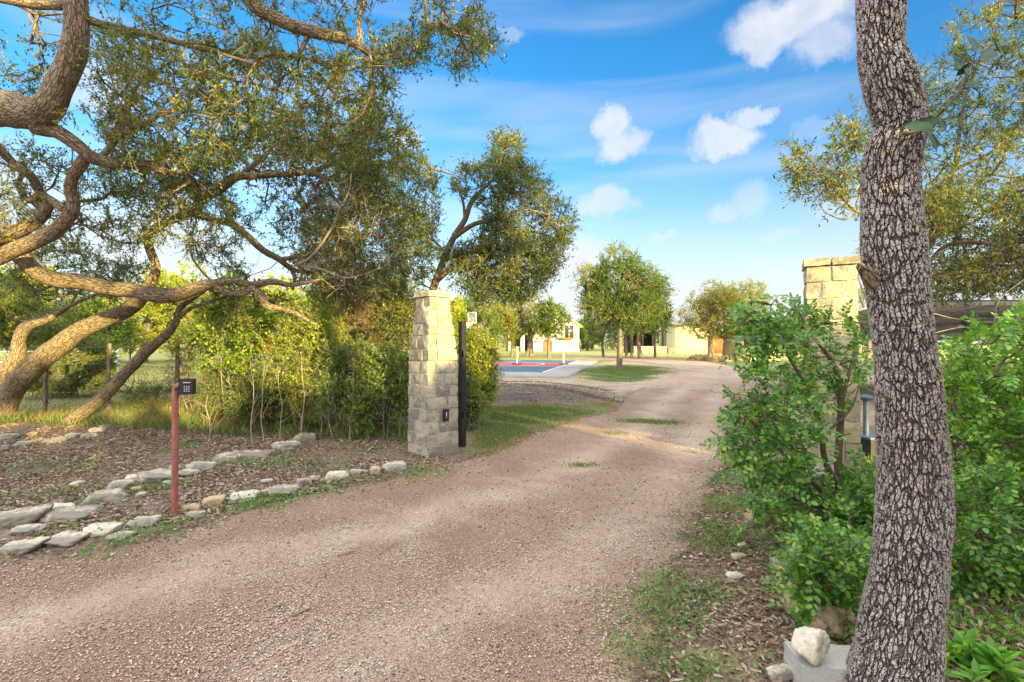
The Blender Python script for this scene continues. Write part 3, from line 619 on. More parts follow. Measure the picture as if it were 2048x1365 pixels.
rr('loose_stone',1470,1160,32,10,'rockwhite','white flat chip in the middle of the verge litter',seed=11)
rr('loose_stone',1488,1096,22,12,'rock','pale fist-sized stone by the far verge weeds',seed=12)
rock('white_rock',M['rockwhite'],(1.29,2.22,.13),(.115,.10,.125),.5,np.random.default_rng(17),planes=9,label='jagged cream-white rock perched on the concrete block corner',group=None,tilt=.5,sharp=3.0,sink=.06)
# concrete block with rounded worn edges
c=G(1632,1352,0); bmm=None
def roundbox(mb,c,size,r=.012,rz=0,n=8,noise=0.0,seed=0,ex=None):
    """box with softened edges and a rough face; n cells per edge"""
    t=np.linspace(-1,1,n+1); U,V=np.meshgrid(t,t); o=np.ones_like(U); fs=[]
    faces=[(o,U,V),(-o,-U,V),(-U,o,V),(U,-o,V),(U,V,o),(U,-V,-o)]
    vs=[];F_=[];b=0
    i=np.arange(n)[:,None]*(n+1); j=np.arange(n)[None]; q=np.stack([i+j,i+j+1,i+n+2+j,i+n+1+j],-1).reshape(-1,4)
    for a in faces:
        vs.append(np.stack([k.ravel() for k in a],-1)); F_.append(q+b); b+=(n+1)**2
    v=np.vstack(vs); h=np.array(size)/2; v=v*h; inner=np.sign(v)*np.maximum(np.abs(v)-r,0); dl=v-inner
    v=inner+nrm(dl)*np.minimum(np.linalg.norm(dl,axis=1,keepdims=True),r)
    if noise:
        dirn=nrm(v/h); w=vnoise(v+np.array(c),13,seed)*.6+vnoise(v+np.array(c),31,seed+1)*.5
        v=v+dirn*(w*noise)[:,None]
        if ex is not None: # pillowed rock face
            ax_=ex; m_=np.abs(v[:,ax_])>h[ax_]*.8; oth=[k for k in range(3) if k!=ax_]
            bul=(1-(v[:,oth[0]]/h[oth[0]])**2)*(1-(v[:,oth[1]]/h[oth[1]])**2); v[:,ax_]+=np.sign(v[:,ax_])*m_*np.clip(bul,0,1)*noise*1.6
    if rz: v=v@np.array(Matrix.Rotation(rz,3,'Z')).T
    mb.add(v+np.array(c),np.vstack(F_))
mb=MB(); roundbox(mb,(1.40,2.24,.045),(.34,.2,.17),.018,-.12,14,.003,3)
tag(mb.build('concrete_block',M['block'],None,True),'pale grey concrete block lying at the foot of the near trunk','concrete block')
# twigs lying on the driveway
for i,(x0,y0,x1,y1,lb) in enumerate([(675,1116,715,1108,'thin pale twig lying in the centre of the gravel'),(760,1112,795,1087,'forked pale twig right of the first one on the gravel'),(585,1238,625,1222,'short dark thick stick on the lower left gravel'),(530,1228,570,1217,'slender dark twig left of the thick stick'),(1360,1133,1405,1143,'grey stick along the right verge')]):
    a=G(x0,y0)+[0,0,.014]; b=G(x1,y1)+[0,0,.016]; mb=MB(); m_=(a+b)/2+np.array([.01,.015,.006]); tube(mb,[a,m_,b],[.004+.003*(i==2),.005+.004*(i==2),.002],6,step=.03,lump=.2)
    tube(mb,[m_,m_+(b-a)*.3+np.array([.02,.03,0])],[.003,.001],4)
    tag(mb.build('fallen_twig',M['twig']),lb,'twig','fallen twigs on the gravel and verge')
# ---------------------------------------------------------------- gate pillars
def pillar(c,rz,prof,zs,name,label,mats,seed,capw,capt=.085,over=.035):
    """prof(z)->half width; zs course heights"""
    t=thing(name,label,'gate pillar',c); r=np.random.default_rng(seed)
    mb=MB(); T=.13
    for i in range(len(zs)-1):
        z0,z1=zs[i],zs[i+1]; zc=(z0+z1)/2; h=z1-z0-.009
        w=prof(zc)
        for side in range(4):
            full=(side+i)%2==0; half=w if full else w-T
            n=2 if full or half>.14 else 1
            cut=[-half]+([r.uniform(-.35,.35)*half] if n==2 else [])+[half]
            if full and w>.26 and r.random()<.5: cut.insert(2,cut[1]+(half-cut[1])*.55)
            for a,b in zip(cut[:-1],cut[1:]):
                L=b-a-.009; out=w-T/2+r.uniform(-.005,.005)
                tmp=MB(); roundbox(tmp,(0,0,0),(L,T,h),.009,0,9,.0055,int(r.integers(1e6)),ex=1)
                v=tmp.v[0].copy(); f=tmp.f[4][0]
                # lean the faces with the taper
                v[:,1]+= -(v[:,2])*( (prof(z0)-prof(z1))/(z1-z0) )
                v=v+np.array([(a+b)/2,out,zc]); R=np.array(Matrix.Rotation(side*math.pi/2,3,'Z')); v=v@R.T
                v[:,2]=v[:,2]
                v=v@np.array(Matrix.Rotation(rz,3,'Z')).T+np.array(c); mb.add(v,f)
    mb.build('shaft',mats[0],t,True)
    m2=MB(); ring=[]
    for z in (zs[0],zs[len(zs)//2],zs[-1]):
        w=prof(z)-.012; ring.append([[-w,-w,z],[w,-w,z],[w,w,z],[-w,w,z]])
    v=np.array(ring).reshape(-1,3)@np.array(Matrix.Rotation(rz,3,'Z')).T+np.array(c)
    f=[[k*4+j,k*4+(j+1)%4,(k+1)*4+(j+1)%4,(k+1)*4+j] for k in range(2) for j in range(4)]+[[8,9,10,11]]
    m2.add(v,f); m2.build('mortar_core',M['mortar'],t)
    cw=capw+over; ct=zs[-1]; cap=t; m3=MB()
    R=np.array(Matrix.Rotation(rz,3,'Z'))
    for sx in (-1,1):
        pc=R@np.array([sx*cw/2,0,ct+capt/2]); roundbox(m3,np.array(c)+pc,(cw-.006,cw*2,capt),.010,rz,12,.006,int(r.integers(1e6)))
    m3.build('cap',mats[1],t,True)
    return t
LP=P(866,917,6.54); LP[2]=0
rzL=math.radians(43); half=.245
fr=np.array([LP[0],6.54]); dirv=fr/np.linalg.norm(fr); cL=(fr[0]+dirv[0]*half*1.414*.98, fr[1]+dirv[1]*half*1.414*.98,-.03)
def profL(z): return .250-.015*z/1.35 if z<1.35 else .235-.075*min(1,(z-1.35)/.76)
zsL=[0,.17,.33,.48,.64,.80,.95,1.11,1.27,1.43,1.60,1.76,1.93,2.11]
# left pillar blocks are stained grey low down and cleaner above
tl=pillar(cL,rzL-.02,profL,zsL,'gate_pillar','tapered stained limestone pillar left of the driveway with a card reader',(M['pillar'],M['pillar2']),5,.160,.085,.028)
Rz=np.array(Matrix.Rotation(rzL-.02,3,'Z'))
nx=Rz@np.array([0,-1,0]); # candidate face normals
faces=[Rz@np.array(v,float) for v in ((0,-1,0),(1,0,0),(-1,0,0),(0,1,0))]
fR=max(faces,key=lambda n:n[0]-n[1]*1.0 if n[1]<0 else -9)
tang=np.cross([0,0,1],fR)
pc=np.array(cL)+fR*.255+tang*.03+np.array([0,0,.56]); yaw=math.atan2(fR[1],fR[0])
mb=MB(); roundbox(mb,pc,(.035,.085,.16),.006,yaw,5); cr=mb.build('card_reader',M['blackplastic'],tl,True); cr['label']='black plastic card reader box on the right face'
mb=MB(); mb.box(pc+fR*.019,(.004,.014,.08),yaw); st=mb.build('reader_strip',M['whitekey'],tl); st.parent=cr
cR=(3.05,4.92,.17)
def profR(z): return .24-.035*min(1,z/2.05)
zsR=[0,.2,.4,.6,.78,.97,1.15,1.34,1.52,1.72,1.88,2.03]
pillar(cR,math.radians(-27),profR,zsR,'gate_pillar','cream limestone pillar behind the mountain laurel right of the driveway',(M['pillar2'],M['pillar2']),9,.207,.075,.022)
# ---------------------------------------------------------------- gate post left
b=G(924,893); gp_=(b[0]-.0,b[1]+.05,0)
t=thing('gate_post','tall square black steel post standing just right of the left pillar','gate post',gp_)
mb=MB(); roundbox(mb,(gp_[0],gp_[1],.88),(.085,.085,1.78),.006,.75,6); mb.build('post_tube',M['blacksteel'],t,True)
mb=MB(); mb.box((gp_[0],gp_[1],1.775),(.092,.092,.012),.75); mb.build('post_cap',M['blacksteel'],t)
for z in (.45,1.32):
    mb=MB(); tube(mb,[(gp_[0]+.03,gp_[1]-.075,z-.05),(gp_[0]+.03,gp_[1]-.075,z+.05)],[.014,.014],10); mb.box((gp_[0]+.02,gp_[1]-.055,z),(.02,.05,.05),.2); mb.build('hinge',M['blacksteel'],t)
# ---------------------------------------------------------------- gate operator right
Y=5.6; c=P(1732,800,Y); x0=c[0]
t=thing('gate_operator','blue grey gate opener arm post on a black box behind the near trunk','gate operator',(x0,Y,.2))
mb=MB(); tube(mb,[(x0,Y,.42),(x0,Y,.86)],[.028,.028],14); mb.build('post_tube',M['bluesteel'],t,True)
mb=MB(); tube(mb,[(x0,Y,.85),(x0,Y,.875),(x0,Y,.895),(x0,Y,.905)],[.04,.07,.07,.05],16); mb.build('post_cap',M['bluesteel'],t,True)
mb=MB(); roundbox(mb,(x0+.09,Y,.245),(.34,.3,.42),.02,.1,6); mb.build('motor_box',M['blackplastic'],t,True)
mb=MB(); roundbox(mb,(x0+.09,Y,.46),(.37,.33,.03),.01,.1,6); mb.build('box_lid',M['bluesteel'],t,True)
# ---------------------------------------------------------------- keypad on a gooseneck post
b=G(350,1037); x,y=b[0],b[1]; k=y/F
t=thing('keypad_post','red oxide gooseneck pipe post carrying a black gate keypad','keypad post',(x,y,0))
mb=MB(); ztop=CAMZ-(790-HZ)*k; pts=[(x-.003,y,-.05),(x,y,.3),(x+.002,y,ztop-.02),(x+.006,y+.0,ztop+.045),(x+.03,y+.0,ztop+.078),(x+.075,y,ztop+.085)]
tube(mb,pts,[.0255]*6,16,step=.015,lump=.015); mb.build('bent_pipe',M['rust'],t,True)
kc=np.array([x+.105,y+.0,CAMZ-(773.5-HZ)*k]); yaw=math.radians(-78)
# housing faces the driver
a=math.radians(12); R=np.array(Matrix.Rotation(a,3,'Z'))
mb=MB(); roundbox(mb,kc,(.122,.075,.142),.014,a,10); hs=mb.build('keypad_housing',M['blackplastic'],t,True)
mb=MB(); roundbox(mb,kc+R@np.array([.012,-.040,0]),(.088,.008,.122),.004,a,6); mb.build('keypad_face',M['blacksteel'],t,True).parent=hs
mb=MB(); mb.box(kc+R@np.array([.012,-.0455,.036]),(.058,.003,.009),a); mb.build('display_strip',M['whitekey'],t).parent=hs
for r_ in range(4):
    for c_ in range(3):
        mb=MB(); mb.box(kc+R@np.array([.012+(c_-1)*.017,-.0455,.004-r_*.0135]),(.010,.004,.007),a); mb.build('key',M['whitekey'],t).parent=hs
# ---------------------------------------------------------------- wire fence in the brush
def fence(x0,y0,x1,y1,n,label,h=1.35,post=.035,mat='twig',wires=5,name='wire_fence',square=True):
    t=thing(name,label,'fence',(x0,y0,0)); a=np.array([x0,y0]); b=np.array([x1,y1]); rg=np.random.default_rng(int(abs(x0*10)))
    for i in range(n):
        p=a+(b-a)*i/(n-1); ln=rg.normal(size=2)*.02; mb=MB(); tube(mb,[(p[0],p[1],-.1),(p[0]+ln[0]*.5,p[1],h*.5),(p[0]+ln[0],p[1]+ln[1],h)],[post,post*.95,post*.9],7,step=.2,lump=.12,seed=i); mb.build('post',M[mat],t,True)
    for w in range(wires):
        z=h*.15+h*.8*w/(wires-1); mb=MB(); n_=n*3; P_=[np.array([*(a+(b-a)*s),z+.015*math.sin(s*30+w)]) for s in np.linspace(0,1,n_)]; segs(mb,P_[:-1],P_[1:],.0016,.0016,3); mb.build('wire',M['galv'],t)
    return t
fence(-10.5,10.2,-1.6,8.3,7,'weathered cedar post and wire fence running through the brush',1.45,.04,'bark_far')
fence(-22,24,-7.5,21,7,'thin steel post fence far across the left field',1.6,.03,'blacksteel',4)
# white pipe fence far left
t=thing('pipe_fence','white pipe rail fence far behind the big leaning oak','fence',(-26,24,0))
for i in range(6):
    mb=MB(); tube(mb,[(-30+i*2.0,24+i*.4,0),(-30+i*2.0,24+i*.4,1.05)],[.05,.05],8); mb.build('post',M['paint'],t,True)
for z in (.45,.98):
    mb=MB(); tube(mb,[(-30,24,z),(-20,26,z)],[.035,.035],8); mb.build('rail',M['paint'],t,True)
# red sign
p=P(531,692,21); t=thing('field_sign','small red square sign on a thin post in the left field','sign',(p[0],21,0))
mb=MB(); mb.box((p[0],21,p[2]),(.5,.02,.5),.2); mb.build('board',M['redpaint'],t)
mb=MB(); tube(mb,[(p[0],21.04,0),(p[0],21.04,p[2]+.2)],[.025,.025],6); mb.build('post',M['galv'],t)
# ---------------------------------------------------------------- sports court
C0=np.array([2.12,20.35]); e2=np.array([.24,.97]); e2/=np.linalg.norm(e2); e1=np.array([-e2[1],e2[0]])
def cp(u,v,z): q=C0+e1*u+e2*v; return (q[0],q[1],z)
t=thing('sports_court','concrete slab with blue and red sports surface and white lines','sports court',(C0[0],C0[1],0))
zt=.09
def poly(mb,pts,z): mb.addp([cp(u,v,z) for u,v in pts],[list(range(len(pts)))])
mb=MB(); q=[cp(0,0,-.1),cp(0,17.6,-.1),cp(15,17.6,-.1),cp(15,0,-.1)]; qt=[(a_,b_,zt) for a_,b_,_ in q]; mb.add(q+qt,[[4,7,6,5],[0,4,5,1],[1,5,6,2],[2,6,7,3],[3,7,4,0]]); mb.build('slab',M['conc'],t)
mb=MB(); poly(mb,[(1.35,2.4),(15,2.4),(15,16.4),(1.35,16.4)][::-1],zt+.004); mb.build('blue_surface',M['courtblue'],t)
mb=MB(); poly(mb,[(1.45,7.4),(15,7.4),(15,12.2),(1.45,12.2)][::-1],zt+.008); mb.build('red_key',M['courtred'],t)
def line(mb,u0,v0,u1,v1,w=.07):
    a_=np.array([u0,v0],float); b_=np.array([u1,v1],float); d_=(b_-a_)/np.linalg.norm(b_-a_); n_=np.array([-d_[1],d_[0]])*w/2
    poly(mb,[a_-n_,b_-n_,b_+n_,a_+n_],zt+.012)
mb=MB(); line(mb,1.35,2.4,1.35,16.4,.1); line(mb,1.4,7.4,15,7.4); line(mb,1.4,12.2,15,12.2); line(mb,7.5,2.4,7.5,7.3); line(mb,5.5,12.3,5.5,16.4); line(mb,5.5,8.6,5.5,10.8)
mb2=MB(); aa=np.linspace(-math.pi*.5,math.pi*.5,24)
for i in range(23):
    u0,v0=6.6-3.9*math.cos(aa[i]),9.8+3.9*math.sin(aa[i])*.9; u1,v1=6.6-3.9*math.cos(aa[i+1]),9.8+3.9*math.sin(aa[i+1])*.9
    a_=np.array([u0,v0]);b_=np.array([u1,v1]); d_=(b_-a_)/np.linalg.norm(b_-a_); n_=np.array([-d_[1],d_[0]])*.05; poly(mb2,[a_-n_,b_-n_,b_+n_,a_+n_],zt+.016)
mb.build('court_lines',M['paint'],t); mb2.build('arc_line',M['paint'],t)
# net posts
for (px_,lb) in ((1034,'white padded net post, left one, half wrapped in a pale sleeve'),(1127,'white wheeled net post at the right edge of the court')):
    b=P(px_,731.5,30.5); t=thing('net_post',lb,'net post',(b[0],30.5,zt),'portable net posts on the court')
    mb=MB(); tube(mb,[(b[0],30.5,zt+.08),(b[0],30.5,1.1)],[.04,.038],12); mb.build('post_tube',M['paint'],t,True)
    mb=MB(); mb.box((b[0],30.5,zt+.05),(.36,.3,.04),.3); mb.build('base',M['blacksteel'],t)
    for s in (-1,1):
        mb=MB(); tube(mb,[(b[0]+s*.24-.02,30.35,zt+.07),(b[0]+s*.24+.02,30.35,zt+.07)],[.045,.045],12); mb.build('wheel',M['blacksteel'],t,True)
    if px_==1034:
        mb=MB(); tube(mb,[(b[0]+.02,30.42,.5),(b[0]+.02,30.42,1.15)],[.06,.11],10,lump=.1,step=.1); mb.build('sleeve',M['cream'],t,True)
# basketball hoop
Y=30; c=P(946,636,Y); bx,bz=c[0]-.05,c[2]
t=thing('basketball_hoop','basketball hoop with clear white-framed backboard beyond the gate post','basketball hoop',(bx-.5,Y,0))
mb=MB(); tube(mb,[(bx-.55,Y+.6,0),(bx-.55,Y+.6,bz-.5),(bx-.2,Y+.2,bz-.1)],[.06,.06,.05],10,step=.3); mb.build('pole',M['orange'],t,True)
ya=math.radians(-35); R=np.array(Matrix.Rotation(ya,3,'Z')); o_=np.array([bx,Y,bz])
mb=MB()
for cx_,cz_,sx,sz in ((0,.30,.62,.035),(0,-.30,.62,.035),(-.30,0,.035,.6),(.30,0,.035,.6)):
    mb.box(o_+R@np.array([cx_,0,cz_]),(sx,.03,sz),ya)
bf=mb.build('board_frame',M['paint'],t)
mb=MB(); mb.box(o_,(.58,.008,.58),ya); gl=bpy.data.materials.new('clear_board'); gl.use_nodes=True; gl.node_tree.nodes['Principled BSDF'].inputs['Alpha'].default_value=.12; M['clear']=gl; mb.build('board_pane',gl,t)
mb=MB()
for cx_,cz_,sx,sz in ((0,-.02,.24,.02),(0,-.2,.24,.02),(-.12,-.11,.02,.2),(.12,-.11,.02,.2)): mb.box(o_+R@np.array([cx_,-.012,cz_]),(sx,.01,sz),ya)
mb.build('target_square',M['paint'],t)
an=np.linspace(0,2*math.pi,25); rc=o_+R@np.array([0,-.28,-.27]); mb=MB(); rp=[rc+R@np.array([.21*math.cos(a_),.21*math.sin(a_),0]) for a_ in an]; tube(mb,rp,[.018]*25,6); mb.build('rim',M['orange'],t,True)
mb=MB(); top=rp[:-1]; bot=[rc+R@np.array([.13*math.cos(a_+.2),.13*math.sin(a_+.2),-.36]) for a_ in an[:-1]]; bo2=[rc+R@np.array([.13*math.cos(a_-.2),.13*math.sin(a_-.2),-.36]) for a_ in an[:-1]]; segs(mb,top,bot,.009,.009,3); segs(mb,top,bo2,.009,.009,3); mb.build('net',M['paint'],t)
mb=MB(); roundbox(mb,o_+R@np.array([0,.02,-.40]),(.66,.08,.16),.02,ya,4); mb.build('edge_pad',M['greenpad'],t,True)
mb=MB(); roundbox(mb,o_+R@np.array([.05,.10,-.58]),(.45,.1,.12),.02,ya,4); mb.build('arm_guard',M['orange'],t,True)
# ---------------------------------------------------------------- houses
def wallbox(mb,c,s,rz): mb.box(c,s,rz)
# casita with gable, left of the central tree
Y=73; k=Y/F
def W_(x,y,Yd=Y): return P(x,y,Yd)
t=thing('guest_house','white rendered gabled house behind the row of oaks, window over a ledge','house',(5.8,Y,0))
xl,xr=W_(1107,0)[0],W_(1158,0)[0]; ze=CAMZ+(HZ-652)*k; za=CAMZ+(HZ-631)*k; D=6.0
xm=W_(1127,0)[0]; xll=xl-3.2
v=[(xll,Y,0),(xr,Y,0),(xr,Y,ze),(xm,Y,za),(xll,Y,ze*.8),(xll,Y+D,0),(xr,Y+D,0),(xr,Y+D,ze),(xm,Y+D,za),(xll,Y+D,ze*.8)]
mb=MB(); mb.addp(v,[[0,1,2,3,4],[9,8,7,6,5],[1,6,7,2],[5,0,4,9]]); mb.build('wall',M['white'],t)
mb=MB()
for a_,b_ in (((xm-.02,za),(xr+.5,ze-.25)),((xm+.02,za),(xll-.5,ze*.8-.2))):
    q=[(a_[0],Y-.5,a_[1]+.03),(b_[0],Y-.5,b_[1]+.03),(b_[0],Y+D+.5,b_[1]+.03),(a_[0],Y+D+.5,a_[1]+.03)]; q2=[(x_,y_,z_+.18) for x_,y_,z_ in q]
    mb.add(q+q2,[[0,1,2,3],[7,6,5,4],[0,4,5,1],[1,5,6,2],[2,6,7,3],[3,7,4,0]])
rf=mb.build('roof',M['cream'],t)
zw=CAMZ+(HZ-664)*k; xw=W_(1138,0)[0]
mb=MB(); mb.box((xw,Y-.04,zw),(1.5,.08,1.9)); wi=mb.build('window',M['glass'],t)
for s in (-1,1):
    mb=MB(); mb.box((xw+s*.85,Y-.07,zw),(.5,.07,1.95)); mb.build('shutter',M['cream'],t).parent=wi
mb=MB()
for s in (-.75,0,.75): mb.box((xw+s,Y-.1,zw),(.07,.05,1.9))
for s in (-.95,.95): mb.box((xw,Y-.104,zw+s),(1.6,.05,.07))
mb.build('window_frame',M['paint'],t).parent=wi
mb=MB(); mb.box((W_(1131,0)[0],Y-.3,CAMZ+(HZ-678)*k),(2.0,.6,.3)); mb.build('ledge',M['wood'],t)
# arched garage door on the left
xg=W_(1095,0)[0]; mb=MB(); w_=.65; pts=[(xg-w_,0),(xg+w_,0)]+[(xg+w_*math.cos(a_),1.25+.5*math.sin(a_)) for a_ in np.linspace(0,math.pi,10)]
vv=[(a_,Y-.05,b_) for a_,b_ in pts]+[(a_,Y+.02,b_) for a_,b_ in pts]; n_=len(pts); mb.addp(vv,[list(range(n_))]+[[i,(i+1)%n_,n_+(i+1)%n_,n_+i] for i in range(n_)]); mb.build('garage_door',M['wood'],t)
# arcade with white columns further left
t=thing('arcade','white arcade with square columns seen under the oak row','arcade',(-1,74,0))
for i,xx in enumerate((1020,1045,1066,1083)):
    c=W_(xx,703,74); mb=MB(); mb.box((c[0],74,1.2),(.8 if i>1 else .6,.5,2.4)); mb.build('column',M['white'],t)
c0=W_(1012,0,74)[0]; c1=W_(1090,0,74)[0]; mb=MB(); mb.box(((c0+c1)/2,74,2.65),(c1-c0,.6,.5)); mb.build('beam',M['white'],t)
mb=MB(); mb.box(((c0+c1)/2,77,1.3),(c1-c0,.3,2.6)); mb.build('back_wall',M['darkin'],t)
mb=MB(); mb.add([(c0,73.4,2.95),(c1,73.4,2.95),(c1,77.6,3.6),(c0,77.6,3.6),(c0,73.4,3.05),(c1,73.4,3.05),(c1,77.6,3.7),(c0,77.6,3.7)],[[0,3,2,1],[4,5,6,7],[0,1,5,4],[1,2,6,5],[2,3,7,6],[3,0,4,7]]); mb.build('roof',M['roofm'],t)
# main house with porch
Y=60; k=Y/F; xc=W_(1375,0,60)[0]; xL=W_(1345,0,60)[0]; xR=W_(1490,0,60)[0]; xP=W_(1275,0,60)[0]
t=thing('farmhouse','cream sided house with stone base, dark porch and brown garage door','house',(xc,Y,0))
sid=simple('vertical_board_siding',(.60,.55,.38),.75,var=.05,nscale=2); 
def board(mat,sc=26):
    nt=mat.node_tree; N=NT(nt); b=[n for n in nt.nodes if n.type=='BSDF_PRINCIPLED'][0]; w=N.n('ShaderNodeTexWave',bands_direction='X'); w.inputs['Scale'].default_value=sc/6.28*3.14; N.l(N.tc(),w.inputs['Vector']); N.l(N.bump(N.mr(w.outputs[1],0,.15),.8,.05),b.inputs['Normal']); return mat
board(sid,3)
# left gable wall recedes towards the back left
mb=MB(); zt_=CAMZ+(HZ-650)*k; zp=CAMZ+(HZ-634)*k
v=[(xL,Y+1.6,0),(xc,Y,0),(xc,Y,zt_),(xL,Y+1.6,zt_),((xL+xR)/2,Y+5,zp),(xR,Y+3,0),(xR,Y+3,zt_),(xL+1,Y+9,0),(xL+1,Y+9,zt_),(xR+1,Y+11,0),(xR+1,Y+11,zt_)]
mb.addp(v,[[0,1,2,3],[1,5,6,2],[7,0,3,8],[5,9,10,6]]); mb.build('wall',sid,t)
mb=MB(); mb.addp([(xL-.4,Y+1.2,zt_),(xc,Y-.5,zt_),(xR+.5,Y+2.6,zt_),(xR+1,Y+11,zt_),(xL+1,Y+9,zt_),((xL+xR)/2,Y+4.5,zp+.6)],[[0,1,5],[1,2,5],[2,3,5],[3,4,5],[4,0,5]]); mb.build('roof',M['roofm'],t)
mb=MB(); mb.addp([(xL,Y+1.55,0),(xc,Y-.06,0),(xR,Y+2.94,0),(xL,Y+1.55,.75),(xc,Y-.06,.75),(xR,Y+2.94,.75)],[[0,1,4,3],[1,2,5,4]]); mb.build('stone_base',M['stonewall'],t)
def onright(x,z): 
    s=(W_(x,0,Y+1)[0]-xc)/(xR-xc); return (xc+(xR-xc)*s,Y+3*s-.12,z)
p=onright(1436,1.1); mb=MB(); mb.box(p,(2.4,.12,2.2),math.atan2(3,xR-xc)); mb.build('garage_door',M['wood'],t)
mb=MB(); mb.box(((xP+xL)/2,Y+5,2.75),(xL-xP,4.5,.22)); mb.build('porch_roof',M['roofm'],t)
mb=MB(); mb.box(((xP+xL)/2,Y+7.2,1.3),(xL-xP,.2,2.6)); mb.build('porch_back',M['darkin'],t)
for i in range(4):
    xx=xP+.1+(xL-xP-.4)*i/3; mb=MB(); mb.box((xx,Y+2.9,1.35),(.14,.14,2.6)); mb.build('porch_post',M['darkin'],t)
t2=thing('stone_wall','low rubble stone wall in front of the dark porch','stone wall',(xP,Y+1.5,0))
mb=MB(); roundbox(mb,((xP+xL)/2-.1,Y+1.8,.4),(xL-xP-.2,.4,.8),.03,-.05,20,.03,4); mb.build('wall_body',M['stonewall'],t2)
mb=MB(); roundbox(mb,((xP+xL)/2-.1,Y+1.8,.84),(xL-xP-.1,.5,.08),.02,-.05,8,.005,5); mb.build('coping',M['stonewall'],t2)
# yellow shed
Y=38; t=thing('shed','pale yellow metal shed right of the bend, ribbed walls','shed',(W_(1512,0,38)[0],Y,0))
a_=W_(1447,722,39.6); b_=W_(1512,722,37); c_=W_(1560,722,39.0); zt_=2.1
sid2=simple('ribbed_yellow_sheet',(.62,.53,.27),.6,var=.04,nscale=2); board(sid2,4)
mb=MB(); d_=c_-b_; e_=a_+d_
v=[(a_[0],39.6,0),(b_[0],37,0),(c_[0],39,0),(e_[0],e_[1],0)]; v2=[(x_,y_,zt_) for x_,y_,_ in v]; mb.add(v+v2,[[0,1,5,4],[1,2,6,5],[2,3,7,6],[3,0,4,7]]); mb.build('wall',sid2,t)
cen=np.mean(np.array(v2),0); mb=MB(); o2=[tuple(cen+(np.array(q)-cen)*1.12) for q in v2]; rd=[((o2[0][0]+o2[1][0])/2,(o2[0][1]+o2[1][1])/2,zt_+.3),((o2[2][0]+o2[3][0])/2,(o2[2][1]+o2[3][1])/2,zt_+.3)]
mb.addp(o2+rd,[[0,1,4],[1,2,5,4],[2,3,5],[3,0,4,5]]); mb.build('roof',M['roofm'],t)
mb=MB(); dd=nrm((np.array(v[2])-np.array(v[1]))[None])[0]; q=np.array(v[1])+dd*1.1; mb.box((q[0]+.02,q[1]-.06,1.05),(1.0,.06,2.1),math.atan2(dd[1],dd[0])); mb.build('door',M['cream'],t)
# ---------------------------------------------------------------- carport on the right
t=thing('carport','lean-to metal carport roof on a blue pipe column at the right edge','carport',(9.6,12,0))
x0,x1=7.9,19; y0,y1=10.2,18.0; z0,z1=2.32,1.60
mb=MB(); nrib=40; prof=[]
for i in range(nrib+1):
    x_=x0+(x1-x0)*i/nrib; prof+=[(x_-.03,0),(x_-.02,.03),(x_+.02,.03),(x_+.03,0)]
vv=[];
for (y_,z_) in ((y0,z0),(y1,z1)):
    for (x_,dz) in prof: vv.append((x_,y_,z_+dz))
n_=len(prof); mb.add(vv,[[i,i+1,n_+i+1,n_+i] for i in range(n_-1)]); mb.build('roof_sheet',M['sheet'],t)
for y_ in (10.3,14.2,17.8):
    z_=z0+(z1-z0)*(y_-y0)/(y1-y0)-.045; mb=MB(); mb.box(((x0+x1)/2,y_,z_),(x1-x0,.06,.08)); mb.build('purlin',M['sheet'],t)
for i in range(8):
    x_=x0+.4+i*1.45; mb=MB(); a_=np.array([x_,y0+.1,z0-.1]); b_=np.array([x_+.5,y1-.1,z1-.1]); tube(mb,[a_,b_],[.03,.03],6); mb.build('rafter',M['galv'],t)
mb=MB(); tube(mb,[(x0,12,2.05),(x1,12,2.05)],[.055,.055],14); mb.build('beam_pipe',M['galv'],t,True)
for x_ in (P(1932,0,12)[0],15.6):
    mb=MB(); tube(mb,[(x_,12,0),(x_,12,1.93)],[.07,.07],14); tube(mb,[(x_,12,1.86),(x_,12,1.99)],[.085,.085],14); mb.build('column',M['bluesteel'],t,True)
# mound of dry hay by the shed and straw
for i,(x,y,w) in enumerate(((1405,722,50),(1460,724,60))):
    c=G(x,y); r_=np.random.default_rng(i); v=ICO*np.array([w/F*c[1]/2,.8,.32]); v=v*(1+.18*vnoise(v,2.2,i))[:,None]; mb=MB(); mb.add(v+np.array([c[0],c[1]+.4,.02]),ICF); q=v[v[:,2]>0][:: 2]+np.array([c[0],c[1]+.4,.02]); m_=MB(); leaves(mb,np.repeat(q,5,0),rdir(len(q)*5,r_)*[1,1,.4],rdir(len(q)*5,r_),.35,.04)
    tag(mb.build('mulch_mound',M['hay']),['low brown straw mound left of the bend trees','low brown straw mound in front of the yellow shed'][i],'mound','straw mounds beyond the driveway bend')
